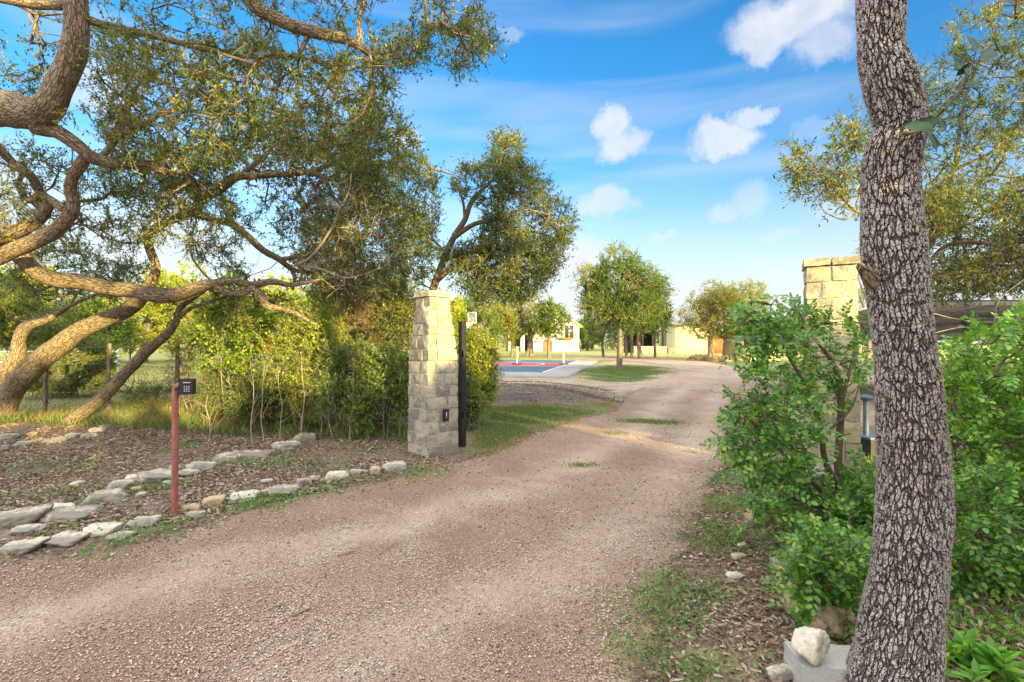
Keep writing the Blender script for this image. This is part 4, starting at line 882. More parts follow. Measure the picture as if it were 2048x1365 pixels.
# ---------------------------------------------------------------- trees
def pxpath(pts,thin=.8):
    """photo x, y, distance, half width in photo pixels -> points and radii in metres"""
    P_=np.array([P(a[0],a[1],a[2]) for a in pts]); R_=np.array([a[3]/F*a[2] for a in pts])
    q=np.array([[a[0],a[1]] for a in pts],float); d=np.abs(np.gradient(q,axis=0)); vert=d[:,1]/(d.sum(1)+1e-6)
    c=1/np.sqrt(1+((q[:,0]-1024)/F)**2); return P_,R_*(1-vert*(1-c))*thin
def build_tree(name,label,cat,base,mains,targets,seed,bark,leaf,group=None,ns=4,sl=.24,nl=9,L=.045,W=.02,seg=.22,twig=.0035,twigmat=None,bare=0.0,sides=14,shape='rhomb',up=.1,step=.12,wander=.3,rise=.15,extra=None,spread=1.0,stems='branches',foliage='crown',lump=.06,split=True,ex=2.3,ntr=1):
    r=np.random.default_rng(seed); t=thing(name,label,cat,base,group)
    mb=MB()
    for i,(p,ra) in enumerate(mains[:ntr] if split else mains): tube(mb,p,ra,sides,lump,seed+i,step)
    mb.build('trunk' if split else stems,bark,t,True)
    tw=MB()
    if split:
        for i,(p,ra) in enumerate(mains[ntr:]): tube(tw,p,ra,max(6,sides-4),lump,seed+i+5,step)
    g=grow(mains,targets,r,seg,wander,twig,rise=rise,ex=ex); branches(tw,g)
    lb=MB(); sprays(tw,lb,g[4],g[5],r,ns,sl,nl,L,W,up,shape,spread,bare)
    if extra: extra(lb,g,r)
    tw.build('branches',twigmat or bark,t,True); lb.build(foliage,leaf,t)
    return t
# --- the big oak whose trunk stands left of the frame
A0=np.array([-9.0,6.4,-.1]); 
mA=[([A0,A0+[.1,0,1.0],A0+[.5,-.05,2.2],A0+[1.4,-.1,3.2],P(-190,225,6.3)],[.42,.36,.34,.32,.29]),
    pxpath([(-190,225,6.3,48),(-60,215,6.2,48),(30,222,6.1,50),(85,225,6.0,44),(118,175,5.95,40),(142,120,5.9,40),(152,60,5.85,39),(150,-10,5.8,38),(145,-160,5.8,34),(180,-330,5.8,28),(240,-520,6.2,18)],.70),
    pxpath([(70,250,6.05,26),(112,262,6.1,19),(160,295,6.2,17),(190,318,6.3,17),(235,327,6.4,14),(290,330,6.6,11),(330,345,6.8,8),(368,342,7.0,4)]),
    pxpath([(175,308,6.3,16),(158,335,6.4,16),(140,370,6.5,16),(147,412,6.6,18),(128,445,6.7,19),(90,475,6.8,19),(30,500,6.9,20),(-60,535,7.0,22),(-200,560,6.9,24)]),
    pxpath([(-220,455,7.2,22),(-60,472,7.3,20),(0,487,7.4,19),(35,508,7.5,20),(75,545,7.5,21),(115,560,7.5,20),(165,564,7.6,20),(215,577,7.6,19),(265,582,7.7,18),(310,590,7.7,20),(355,590,7.8,17),(400,574,7.8,16),(430,568,7.9,11),(465,562,7.9,9),(505,569,8,8),(545,564,8,8),(585,570,8.1,6),(640,560,8.2,3)]),
    pxpath([(425,565,7.9,10),(450,583,7.9,9),(480,588,8,9),(505,577,8,9),(522,590,8,10),(535,612,8,9),(580,622,8.1,6),(640,655,8.2,3)]),
    pxpath([(-40,268,6.8,16),(0,300,6.9,13),(30,330,7,12),(60,350,7,12),(80,385,7.1,12),(100,400,7.1,11),(130,420,6.8,11)]),
    pxpath([(85,385,7.1,8),(60,402,7.2,8),(42,385,7.2,8),(38,362,7.2,7),(50,345,7.1,6)]),
    pxpath([(100,400,7.1,16),(85,430,7.1,16),(60,452,7.1,16),(20,470,7.2,18),(-60,490,7.3,20)]),
    pxpath([(200,318,6.3,9),(225,290,6.4,9),(240,268,6.4,9),(280,255,6.5,6),(330,225,6.6,4),(400,190,6.8,3)]),
    pxpath([(235,268,6.4,8),(252,235,6.5,6),(265,190,6.6,5),(300,140,6.8,4)]),
    pxpath([(150,-110,5.8,24),(260,-150,5.7,22),(380,-110,5.6,20),(470,-30,5.5,18),(520,20,5.5,17),(570,45,5.5,16),(620,62,5.5,16),(665,72,5.5,15),(700,82,5.5,13),(738,105,5.5,10),(760,120,5.6,5)]),
    pxpath([(165,35,5.85,12),(200,48,5.9,10),(240,58,6,10),(300,70,6.1,8),(380,92,6.2,7),(450,105,6.3,7),(520,115,6.4,4),(600,112,6.5,2)]),
    pxpath([(150,10,5.9,12),(80,10,6,12),(20,2,6.1,10),(-60,-20,6.2,12)]),
    pxpath([(720,92,5.5,8),(718,40,5.5,7),(728,0,5.5,6),(735,-80,5.6,4)]),
    pxpath([(470,-30,5.5,10),(640,-90,5.2,9),(780,-60,5.0,7),(860,-10,4.9,4),(915,60,4.9,2)]),
    pxpath([(240,-520,6.2,14),(420,-560,6.5,10),(600,-480,6.8,6)]),
    ]
rA=np.random.default_rng(11)
tA=np.vstack([sample_poly([(-260,-420),(700,-420),(880,-200),(980,-20),(985,40),(960,60),(870,60),(800,100),(700,160),(640,130),(300,150),(200,240),(-260,300)],680,4.9,7.6,rA,-.12,1.7,3),
    sample_poly([(200,60),(700,120),(790,60),(980,10),(985,80),(950,120),(920,150),(860,90),(790,150),(770,200),(760,300),(640,330),(560,300),(420,330),(200,330)],640,5.2,8.2,rA,-.25,1.9,4),
    sample_poly([(-100,100),(110,80),(80,200),(-100,200)],50,6,7.5,rA,-.6,1.5,4),
    sample_poly([(-200,280),(200,300),(480,330),(480,500),(-200,470)],420,6.8,8.8,rA,-.1,1.4,5)])
def clear_of(T,polys,Ymin):
    x=T[:,0]/T[:,1]*F+1024; y=HZ-(T[:,2]-CAMZ)/T[:,1]*F; k=np.ones(len(T),bool)
    for p in polys: k&=~(in_poly(x,y,p)&(T[:,1]<Ymin))
    return T[k]
tA=clear_of(tA,[[(-300,-500),(260,-500),(240,0),(200,120),(110,270),(230,310),(230,350),(190,480),(-300,560)]],6.55)
build_tree('oak_tree','spreading live oak reaching in from the left frame edge with its thick elbow limb overhead','oak tree',(-9,6.4,0),mA,tA,101,M['bark'],M['oakleaf2'],ns=5,nl=12,L=.043,W=.021,twigmat=M['bark'],sides=18,step=.06,lump=.09,ntr=2,twig=.0036)
# --- leaning oak, big trunk
mB=[pxpath([(-25,880,9.1,50),(0,830,9.1,45),(30,775,9.1,40),(75,728,9.1,38),(115,695,9.1,36),(160,662,9.1,31),(215,637,9.1,28),(258,618,9.1,26),(285,592,9.0,24),(305,560,9.0,20),(312,535,9.0,16),(300,500,9.0,16),(298,475,9.0,16),(325,448,9.0,16),(365,432,9.0,15),(392,418,9.0,16)],.60),
    pxpath([(388,425,9,14),(405,398,9,13),(440,378,9,13),(470,355,9.0,11),(520,352,9.1,8),(570,348,9.1,7),(620,345,9.2,7),(650,362,9.2,6),(668,395,9.3,4),(690,420,9.3,2)]),
    pxpath([(395,428,9,12),(425,440,9,8),(460,447,9,9),(490,468,9,9),(525,500,9,9),(560,520,9,8),(585,540,9.1,6),(620,545,9.2,4),(680,560,9.3,2)]),
    pxpath([(455,372,9,7),(500,335,9.2,6),(540,300,9.4,5),(570,260,9.6,3)]),
    pxpath([(-60,830,9.9,40),(0,760,9.9,34),(35,715,9.9,30),(38,680,9.9,24),(55,652,9.9,22),(95,640,9.9,13),(140,612,9.8,7),(190,590,9.6,4)],.58),
    pxpath([(580,535,9.1,6),(590,555,9.1,5),(585,580,9.1,4)]),
    pxpath([(590,350,9.2,6),(660,330,9.4,5),(700,300,9.6,3)]),
    pxpath([(560,520,9,6),(620,508,9.0,5),(650,480,8.8,5),(680,430,8.7,4),(705,380,8.7,2)]),
    ]
rB=np.random.default_rng(12)
tB=np.vstack([sample_poly([(180,330),(480,230),(780,190),(840,300),(880,380),(860,520),(800,600),(640,620),(560,500),(430,430),(420,480),(520,560),(430,540),(280,420)],980,8.2,11,rB,-.05,1.5,7),
    sample_poly([(330,300),(760,260),(820,360),(700,400),(500,340)],170,8.6,10.4,rB,-.4,1.2,8),
    sample_poly([(0,560),(60,600),(280,600),(300,540),(200,500),(60,480)],160,8.8,10.8,rB,-.3,1.2,9)])
tB=clear_of(tB,[[(270,640),(270,420),(400,360),(480,320),(660,320),(700,420),(660,420),(560,560),(440,470),(340,640)]],9.3)
build_tree('oak_tree','leaning live oak whose thick trunk rises rightward from the left frame edge','oak tree',(-9.0,9.1,0),mB,tB,102,M['bark'],M['oakleaf'],ns=5,nl=11,L=.055,W=.026,seg=.3,sides=16,step=.09,ntr=1,sl=.27)
# --- slim leaning trunk
mC=[pxpath([(95,880,8.8,28),(130,852,8.8,24),(185,812,8.8,21),(225,775,8.8,20),(262,735,8.8,19),(300,697,8.8,18),(330,672,8.8,16),(352,645,8.8,12),(358,620,8.8,11),(375,602,8.8,12),(398,588,8.7,9),(415,577,8.7,6)],.62),
    pxpath([(352,640,8.8,7),(380,618,8.6,5),(430,600,8.4,4),(470,585,8.3,2)])]
rC=np.random.default_rng(13)
tC=np.vstack([sample_poly([(330,560),(520,570),(640,640),(420,680),(330,620)],90,8.2,9.6,rC,-.3,1.2,9)])
build_tree('oak_tree','slim oak trunk leaning right just behind the far row of stones','oak tree',(-8.0,8.8,0),mC,tC,103,M['bark'],M['oakleaf2'],ns=5,nl=9,L=.055,W=.026,sides=14,step=.09)
# --- oak behind the left pillar
mD=[pxpath([(745,885,12.5,22),(742,820,12.5,18),(745,770,12.5,17),(735,720,12.5,14),(715,670,12.5,11),(700,600,12.5,8),(690,540,12.4,6),(720,470,12.3,4)]),
    pxpath([(746,790,12.5,14),(775,740,12.6,13),(810,690,12.8,12),(850,620,13,11),(880,540,13,9),(905,480,13,8),(930,440,13,7),(945,400,13,6),(985,360,13.1,4),(1020,320,13.2,2)]),
    pxpath([(912,472,13,7),(950,448,13,6),(1000,438,13,5),(1045,420,13,3),(1100,430,13,2)]),
    pxpath([(875,560,13,8),(910,530,12.9,7),(950,500,12.8,6),(1010,500,12.8,4),(1070,520,12.8,2)]),
    pxpath([(930,440,13,4),(925,400,13,3.5),(905,350,13,2)])]
rD=np.random.default_rng(14)
tD=np.vstack([sample_poly([(940,400),(900,370),(930,330),(975,330),(985,270),(1040,275),(1050,330),(1085,345),(1110,400),(1148,420),(1140,470),(1110,540),(1060,590),(1010,600),(960,600),(900,560),(880,500),(960,470),(980,420)],1120,11.8,14.2,rD,-.3,1.1,10),
    sample_poly([(620,380),(700,330),(790,290),(840,290),(870,350),(880,430),(860,560),(830,640),(700,660),(640,600),(600,480)],1000,11.6,14,rD,-.2,1.1,12)])
build_tree('oak_tree','rounded live oak rising behind the left gate pillar against open sky','oak tree',(-3.4,12.5,0),mD,tD,104,M['bark'],M['oakleaf'],ns=5,nl=9,L=.068,W=.03,seg=.4,sides=12,step=.15,sl=.3,ntr=2,twig=.0045)
# --- bare pale dead twigs hanging in the oaks
def deadbranch(label,mains,targets,seed,base,mat):
    r=np.random.default_rng(seed); t=thing('dead_branch',label,'dead branch',base,'pale leafless branches caught in the oaks'); mb=MB()
    for i,(p,ra) in enumerate(mains): tube(mb,p,ra,7,.08,seed+i,.08)
    g=grow(mains,targets,r,.12,.5,.0028,ex=2.6); branches(mb,g); e=g[4]; k=np.repeat(e,4,0); segs(mb,k,k+nrm(r.normal(size=k.shape)+np.repeat(g[5],4,0))*r.uniform(.08,.25,(len(k),1)),.0026,.0012,3)
    mb.build('twigs',mat,t)
rE=np.random.default_rng(15)
deadbranch('large pale leafless branch spreading in front of the oak left of the pillar',[pxpath([(590,530,8.4,3.2),(612,522,8.3,3.2),(636,498,8.3,3),(650,478,8.2,2.8),(668,448,8.2,2.6),(680,415,8.1,2.2),(697,385,8.1,1.6),(704,335,8.1,.8)]),pxpath([(590,530,8.4,3),(640,538,8.3,2.4),(690,556,8.2,1.8),(730,548,8.2,1.2),(765,535,8.2,.8)])],sample_poly([(560,420),(700,330),(760,400),(800,520),(740,600),(600,560)],170,7.8,9,rE,-.9),21,(-3.2,8.4,3),M['paletwig'])
deadbranch('sunlit leafless twigs hanging from the top branch of the big oak',[pxpath([(395,80,5.6,4),(450,110,5.6,3.5),(510,130,5.6,3),(545,170,5.6,2)])],sample_poly([(430,40),(560,60),(590,190),(500,170)],30,5.3,6,rE,-.9),22,(-3.2,5.6,4),M['paletwig'])
# --- generic trees
def gtree(name,label,cat,x,by,dist,top,halfw,seed,leaf,L=.13,W=.06,n=160,low=None,ns=5,nl=8,group=None,bark=None,trunk=.05,multi=1,ells=None,sl=.5,thr=-.55,shell=.45,z0=0.0):
    r=np.random.default_rng(seed); b=P(x,by,dist); b[2]=z0; k=dist/F
    zt=CAMZ+(HZ-top)*k; hw=halfw*k; lowz=CAMZ+(HZ-low)*k if low else z0+(zt-z0)*.3
    if ells is None:
        zc=(lowz+zt)/2; hz=(zt-lowz)/2
        ells=[((b[0]+r.uniform(-.15,.15)*hw,b[1],zc-hz*.15),(hw*.95,hw*.9,hz*.8)),((b[0]+r.uniform(-.3,.3)*hw,b[1],zc+hz*.45),(hw*.5,hw*.5,hz*.6))]
        for i in range(5):
            a=r.uniform(0,6.28); q=r.uniform(.5,.8); ells.append(((b[0]+math.cos(a)*hw*q,b[1]+math.sin(a)*hw*q,zc+r.uniform(-.5,.55)*hz),(hw*.36,hw*.36,hz*.34)))
    T=sample_ell(ells,n,r,shell,thr,1.6/max(hw,1),seed); T=T[T[:,2]>z0+.1]
    mains=[]
    for i in range(multi):
        o=np.array([r.uniform(-.35,.35),r.uniform(-.3,.3),0])*(multi>1)*trunk*9; tp=np.array([b[0]+r.uniform(-.3,.3)*hw*(1 if multi>1 else .35),b[1],lowz+(zt-lowz)*.62])
        mains.append(([b+o+[0,0,-.1],b+o+(tp-b-o)*.35+r.normal(size=3)*hw*.03,b+o+(tp-b-o)*.7+r.normal(size=3)*hw*.05,tp],[trunk*1.25,trunk,trunk*.7,trunk*.3]))
    for i in range(5):
        a=r.uniform(0,6.28); s=mains[i%multi][0]; q=np.array(s[1])+(np.array(s[2])-np.array(s[1]))*r.random(); e=q+np.array([math.cos(a)*hw*.6,math.sin(a)*hw*.5,(zt-q[2])*.45]); mains.append(([q,(q+e)/2+[0,0,-.05*hw],e],[trunk*.5,trunk*.35,trunk*.15]))
    return build_tree(name,label,cat,tuple(b),mains,T,seed,bark or M['bark_far'],leaf,group,ns,sl,nl,L,W,seg=max(.35,hw*.14),twig=trunk*.09,sides=8,step=.4,ntr=multi,wander=.3)
gtree('elm_tree','full green and yellow tree standing alone on the grass ellipse','tree',1238,742,26,495,90,201,M['oakleaf3'],.11,.05,680,low=665,trunk=.13,ns=6,nl=8,sl=.45)
gtree('elm_tree','dense low-crowned tree behind and right of the lone tree on the ellipse','tree',1281,718,43,556,66,202,M['oakleaf3'],.16,.07,340,low=678,trunk=.16,group='trees behind the grass ellipse')
gtree('elm_tree','small double-trunked tree just right of the lone tree trunk','tree',1258,717,45,575,48,203,M['oakleaf3'],.16,.07,180,low=672,trunk=.1,multi=2,group='trees behind the grass ellipse')
gtree('elm_tree','low tree left of the lone tree trunk, lit at its foot','tree',1207,715,48,592,44,204,M['oakleaf3'],.16,.07,180,low=690,trunk=.11,group='trees behind the grass ellipse')
gtree('elm_tree','narrow tree at the right end of the group behind the ellipse','tree',1310,716,47,590,30,205,M['oakleaf3'],.16,.07,120,low=675,trunk=.1,group='trees behind the grass ellipse')
gtree('elm_tree','yellowing tree with two pale trunks left of the yellow shed','tree',1420,720,39,556,72,206,M['yellowleaf'],.13,.06,400,low=688,trunk=.12,multi=2,group='turning trees beside the shed')
gtree('elm_tree','darker yellow tree with a curved trunk touching the shed corner','tree',1447,719,40,566,64,207,M['yellowleaf'],.13,.06,320,low=680,trunk=.11,group='turning trees beside the shed')
gtree('elm_tree','golden thin-topped tree rising behind the yellow shed','tree',1490,716,44,560,42,208,M['yellowleaf'],.13,.06,170,low=660,trunk=.12,group='turning trees beside the shed')
gtree('elm_tree','pale golden tree seen between the right pillar and the near trunk','tree',1735,712,30,470,44,209,M['yellowleaf'],.12,.05,170,low=680,trunk=.12)
# row of oaks left of the guest house
rowt=[(1098,716,46,598,38,'round dark oak directly left of the white guest house','oakleaf3',678),(1060,714,52,575,42,'yellow-green oak second from the guest house','yellowleaf',690),(1025,714,50,560,44,'tall oak with bronze top third from the guest house','oakleaf2',690),(992,715,47,590,42,'bright oak with thin reddish trunks fourth from the guest house','yellowleaf',700),(958,716,44,585,46,'oak right behind the basketball backboard','oakleaf3',700)]
for i,(x,by,dd_,tp,hw,lb,lf,lo) in enumerate(rowt): gtree('oak_tree',lb,'oak tree',x,by,dd_,tp,hw,220+i,M[lf],.17,.08,220,low=lo,trunk=.14,multi=1 if i==0 else 3,group='oaks in a row left of the guest house')
# far tree line on the left
far=[(-60,30,490,120,'yellowleaf','far bright tree at the left frame edge'),(60,34,515,90,'yellowleaf','sunlit yellow-green tree behind the leaning trunk'),(175,28,585,85,'oakleaf3','dark green rounded tree behind the big leaning trunk'),(290,36,535,85,'yellowleaf','bright far tree between the two leaning trunks'),(380,40,525,75,'yellowleaf','golden treetop above the horizontal limb'),(470,30,555,75,'oakleaf3','blue-green oak left of the red sign'),(560,38,555,75,'yellowleaf','yellow far tree above the red sign'),(650,32,580,75,'oakleaf3','green far tree right of the red sign'),(745,40,572,75,'yellowleaf','far yellow tree left of the pillar behind the brush'),(850,46,585,60,'oakleaf3','far tree hidden mostly behind the left pillar'),(905,36,600,40,'yellowleaf','yellow tree between the pillar and the row of oaks')]
for i,(x,dd_,tp,hw,lf,lb) in enumerate(far): gtree('far_tree',lb,'tree',x,705,dd_,tp,hw,240+i,M['sunlit_leaf' if lf=='yellowleaf' else lf],.18,.09,380,low=712,trunk=.15,group='trees lining the far left field',ns=6)
far=[(1175,80,628,30),(1225,88,622,40),(1290,85,625,40),(1350,90,640,36),(1405,84,634,40),(1165,95,640,36),(1560,75,618,60),(1640,60,600,60)]
fl=['low far tree right behind the guest house gable','far tree behind the elm group, left one','far tree behind the dark porch roof','far tree over the farmhouse roof ridge','far tree rising behind the turning trees','farthest small tree right of the guest house','far tree beyond the shed','far tree behind the right pillar top']
for i,(x,dd_,tp,hw) in enumerate(far): gtree('far_tree',fl[i],'tree',x,703,dd_,tp,hw,260+i,M['oakleaf3'],.28,.14,130,low=700,trunk=.2,group='trees on the horizon behind the houses')
# cedar behind the leaning trunks
gtree('cedar_tree','yellow-green feathery cedar between the two leaning trunks','cedar tree',150,800,13.3,655,75,281,M['cedarleaf'],.05,.016,380,low=795,trunk=.08,ns=7,nl=12,sl=.28,bark=M['bark_far'])
gtree('cedar_tree','bright cedar bough mass behind the big trunk at the left edge','cedar tree',40,790,15,560,85,282,M['cedarleaf'],.055,.02,420,low=700,trunk=.1,ns=7,nl=12,sl=.32,bark=M['bark_far'])
# --- brush thicket along the wire fence
def shrub(name,label,x,by,dist,top,halfw,seed,leaf,L,W,n,group=None,stemmat=None,ns=4,nl=8,sl=.2,shape='rhomb',nst=6,bare=0.0,cat='shrub',lean=0.0,z0=None,thr=-.5,tr=.012,low=.05,spread=1.0,dd=1.0):
    r=np.random.default_rng(seed); b=P(x,by,dist); b[2]=terr(b[0],b[1]) if z0 is None else z0; k=dist/F; hw=halfw*k; zt=CAMZ+(HZ-top)*k; H=zt-b[2]
    ells=[((b[0]+lean,b[1],b[2]+H*.55),(hw,hw*.8*dd,H*.46))]+[((b[0]+lean+r.uniform(-.7,.7)*hw,b[1]+r.uniform(-.5,.5)*hw*dd,b[2]+H*r.uniform(.3,.85)),(hw*.4,hw*.4,H*.2)) for _ in range(5)]
    T=sample_ell(ells,n,r,.3,thr,2.0/max(hw,.3),seed); T=T[(T[:,2]>b[2]+low)&(T[:,2]<zt)]
    mains=[]
    for i in range(nst):
        a=r.uniform(0,6.28); o=b+np.array([math.cos(a)*hw*.35*r.random(),math.sin(a)*hw*.3,-.04]); e=b+np.array([lean+r.uniform(-.8,.8)*hw,r.uniform(-.6,.6)*hw*dd,H*r.uniform(.55,.92)])
        m_=(o+e)/2+np.array([r.uniform(-.1,.1),r.uniform(-.1,.1),.08*H]); mains.append(([o,m_,e],[tr*1.2,tr*.8,tr*.35]))
    return build_tree(name,label,cat,tuple(b),mains,T,seed,stemmat or M['twig'],leaf,group,ns,sl,nl,L,W,seg=.14,twig=.0022,twigmat=stemmat or M['twig'],bare=bare,sides=6,shape=shape,step=.08,split=True,foliage='foliage',ntr=nst,lump=.05,spread=spread)
GB='wild shrubs in the brush along the fence'
shrub('brush_shrub','dense dark green shrub touching the left side of the pillar',775,905,7.9,700,62,301,M['brushleaf'],.045,.022,330,GB,ns=5,nl=9)
shrub('brush_shrub','green thicket shrub second to the left of the pillar',690,895,8.1,690,66,302,M['brushleaf'],.042,.02,330,GB,ns=5,nl=9)
shrub('brush_shrub','yellow-green shrub with many pale stems beside the cedar post',612,885,8.4,632,74,303,M['sunlit_leaf'],.045,.024,420,GB,ns=4,nl=8)
shrub('brush_shrub','low grey-green shrub in the middle of the brush line',535,872,8.8,745,66,304,M['brushleaf'],.035,.016,480,GB,ns=5,nl=9)
shrub('brush_shrub','low grassy shrub left of the middle of the brush',455,862,9.2,735,62,305,M['brushleaf'],.033,.014,420,GB,ns=5,nl=8)
shrub('brush_shrub','tangled leafless tan shrub behind the keypad',392,850,9.6,672,52,306,M['dryleaf'],.03,.012,130,GB,ns=6,nl=3,stemmat=M['paletwig'])
shrub('brush_shrub','tall sunlit yellow bush rising above the brush beside the pillar',655,890,9.0,610,60,307,M['sunlit_leaf'],.045,.022,360,GB,ns=4,nl=8,low=1.0)
shrub('brush_shrub','rusty brown twiggy bush below the oak crown left of the pillar',712,880,9.4,585,50,308,M['dryleaf'],.035,.015,260,GB,ns=6,nl=5,low=1.3)
shrub('brush_shrub','yellow-green bush filling the gap above the pillar shoulder',800,880,9.6,575,52,309,M['oakleaf2'],.05,.024,300,GB,ns=5,nl=8,low=.8)
shrub('vine_bush','bright lime broad-leaved vine draped under the horizontal limb',470,840,8.9,600,90,310,M['vineleaf'],.055,.042,190,None,ns=4,nl=6,low=1.0,cat='vine',shape='oval')
shrub('brush_shrub','small green shrub behind the stones near the keypad post',300,858,9.9,765,48,311,M['brushleaf'],.032,.012,110,GB,ns=5,nl=8)
shrub('evergreen_bush','rounded sunlit bush right behind the black gate post',955,862,9.4,655,36,312,M['sunlit_leaf'],.045,.024,260,None,ns=6,nl=9,stemmat=M['stem'])
shrub('brush_shrub','leafy green shrub between the gate post and the driveway grass',935,872,8.6,760,22,313,M['brushleaf'],.04,.02,150,GB,ns=5,nl=9)
# pale bare stems standing in the brush
rs=np.random.default_rng(31)
for i,x in enumerate((418,505,528,640,668,700,742,560,600,800)):
    b=G(x,880+rs.uniform(-8,8)); h=rs.uniform(.7,1.5); t=None; mb=MB(); p=[b+[0,0,-.03]]
    for s in range(4): p.append(p[-1]+np.array([rs.uniform(-.045,.045),rs.uniform(-.04,.04),h/4]))
    tube(mb,p,[.008,.007,.006,.0045,.002],6,.05,i,.07)
    for s in range(5): q=p[1+s%3]; segs(mb,[q],[q+np.array([rs.uniform(-.3,.3),rs.uniform(-.1,.1),rs.uniform(.1,.4)])],.004,.0015,4)
    o=mb.build('bare_stem',M['paletwig']); tag(o,['pale crooked bare stem at the left end of the brush','pale bare stem under the middle of the brush','slender bare sapling stem leaning over the low shrub','bare stem beside the cedar post in the brush','forked pale stem right of the cedar post','bare stem before the V-shaped trunk','bare whip stem with twigs near the pillar brush','bare stem left of the yellow-green shrub','bare stem inside the yellow-green shrub','bare stem closest to the left pillar'][i],'bare stem','pale bare stems standing in the brush')
# ---------------------------------------------------------------- the near trunk on the right
M['darkleaf']=leafmat('dark_broad_leaf',[(.012,.045,.022),(.02,.065,.026),(.04,.10,.03)],.12,.35,.5)
path=[(1758,-260,2.25,66),(1760,-120,2.2,54),(1760,0,2.15,49),(1763,60,2.13,48),(1765,110,2.12,48),(1780,170,2.1,53),(1795,225,2.1,54),(1797,262,2.1,55),(1783,310,2.1,59),(1779,370,2.1,59),(1782,440,2.1,62),(1785,500,2.1,63),(1796,580,2.1,62),(1804,650,2.1,63),(1812,720,2.1,64),(1817,800,2.1,69),(1825,900,2.1,73),(1829,980,2.1,75),(1824,1080,2.1,78),(1818,1160,2.1,80),(1806,1240,2.1,85),(1792,1320,2.1,90),(1775,1400,2.1,97),(1760,1440,2.1,106)]
pN,rN=pxpath(path,.975); pN,rN=pN[::-1],rN[::-1]
baseN=(pN[0][0],pN[0][1],0.0)
t=thing('oak_tree','big near oak trunk with deeply furrowed grey bark crossing the right side','oak tree',baseN)
mb=MB(); tube(mb,pN,rN,240,.05,5,.0048); kn=P(1738,548,2.06)
mb.build('trunk',M['bark_near'],t,True)
mb=MB(); c=P(1762,572,2.13); e=P(1719,533,2.04); tube(mb,[c,(c+e)/2+[0,0,-.004],e],[.05,.032,.015],28,.16,3,.006); mb.build('broken_stub',M['bark'],t,True)
top=pN[-1]; rT=np.random.default_rng(51)
crownm=[([top,top+[.1,-.2,.6],top+[.3,-.6,1.5]],[.14,.12,.08]),([top+[0,0,.2],top+[-.5,-.7,1.0],top+[-1.0,-1.6,1.5]],[.09,.07,.04]),([top+[0,0,.1],top+[.9,-.6,.9],top+[1.8,-1.4,1.4]],[.08,.06,.03])]
TT=top+np.array([.3,-1.3,1.9])+rdir(260,rT)*rT.random((260,1))**.4*np.array([2.0,1.6,.8])
g_=grow(crownm,TT,rT,.2,.3,.003); mb=MB()
for p_,r_ in crownm: tube(mb,p_,r_,12,.05,1,.08)
branches(mb,g_); lb=MB(); sprays(mb,lb,g_[4],g_[5],rT,4,.22,8,.05,.02); mb.build('branches',M['bark_near_limb'],t,True); lb.build('crown',M['oakleaf'],t)
# trailing sprig with big dark leaves on the trunk
mb=MB(); lb=MB(); s0=P(1838,262,1.98); s1=P(1872,235,1.95); s2=P(1905,200,1.9); s3=P(1942,135,1.9); s4=P(1952,100,1.9)
t2=thing('sprig','dark broad-leaved sprig growing out of the near trunk against the sky','sprig',tuple(s0))
tube(mb,[s0-[.05,-.02,0],s0,s1,s2,s3,s4],[.007,.006,.005,.004,.003,.002],6,step=.02); mb.build('stem',M['stem'],t2)
lv=[(1985,108,1.95,1960,118,.075),(1942,80,1.9,1952,108,.06),(1918,122,1.9,1935,150,.055),(1925,140,1.9,1938,125,.05),(1912,205,1.95,1935,212,.07),(1880,215,1.92,1895,222,.05),(1835,255,1.9,1870,262,.085),(1850,248,1.92,1880,238,.07),(1870,290,1.9,1855,268,.07),(1890,255,1.9,1875,240,.05),(1950,168,1.92,1938,175,.035)]
for x,y,Y,bx,by,L in lv:
    tip=P(x,y,Y); b=P(bx,by,Y-.02); d=tip-b; leaves(lb,[b],[d],[nrm(np.array([[.25,-1,.25]]))[0]],np.linalg.norm(d)*1.1+L*.45,L*.7,'oval',.15)
lb.build('leaves',M['darkleaf'],t2)
# ---------------------------------------------------------------- oak behind the near trunk on the right
mR=[([(6.55,8.4,.0),(6.5,8.3,1.4),(6.35,8.2,2.8),(6.15,8.1,3.9),(6.15,8.0,4.6)],[.14,.12,.10,.06,.03]),
    pxpath([(1815,540,8.2,7),(1805,490,7.9,6),(1780,450,7.6,5),(1715,425,7.4,4),(1670,380,7.3,3),(1620,340,7.2,2),(1560,345,7.1,1)]),
    pxpath([(1815,560,8.2,9),(1870,470,8.1,8),(1900,380,8.1,7),(1915,300,8,6),(1925,220,7.9,5),(1950,140,7.8,4),(1990,60,7.7,3),(2010,0,7.7,2)]),
    pxpath([(1908,340,8,5),(1990,300,7.9,4),(2048,240,7.8,3),(2100,180,7.8,2)]),
    pxpath([(1815,600,8.2,6),(1880,500,8,5),(1960,485,7.4,5),(2020,500,7.2,4),(2100,520,7.2,3)]),
    pxpath([(1715,425,7.4,2.4),(1690,440,7.3,2),(1650,425,7.2,1.4),(1635,405,7.2,.9)]),
    pxpath([(1860,480,8,4),(1870,400,8,3.5),(1850,330,8,2.5),(1800,250,8,2)])]
rR=np.random.default_rng(61)
tR=np.vstack([sample_poly([(1560,350),(1580,280),(1640,330),(1680,240),(1720,215),(1730,400),(1700,420),(1640,400),(1600,390)],110,6.9,7.8,rR,-.9,1.5,3),
   sample_poly([(1740,300),(1800,120),(1870,190),(1900,60),(1950,0),(2120,-120),(2160,400),(2120,560),(1860,600),(1840,420)],740,6.9,9.2,rR,-.2,1.2,15),
   sample_poly([(1840,380),(2100,380),(2120,590),(1860,585)],330,6.8,8.8,rR,-.3,1.2,16)])
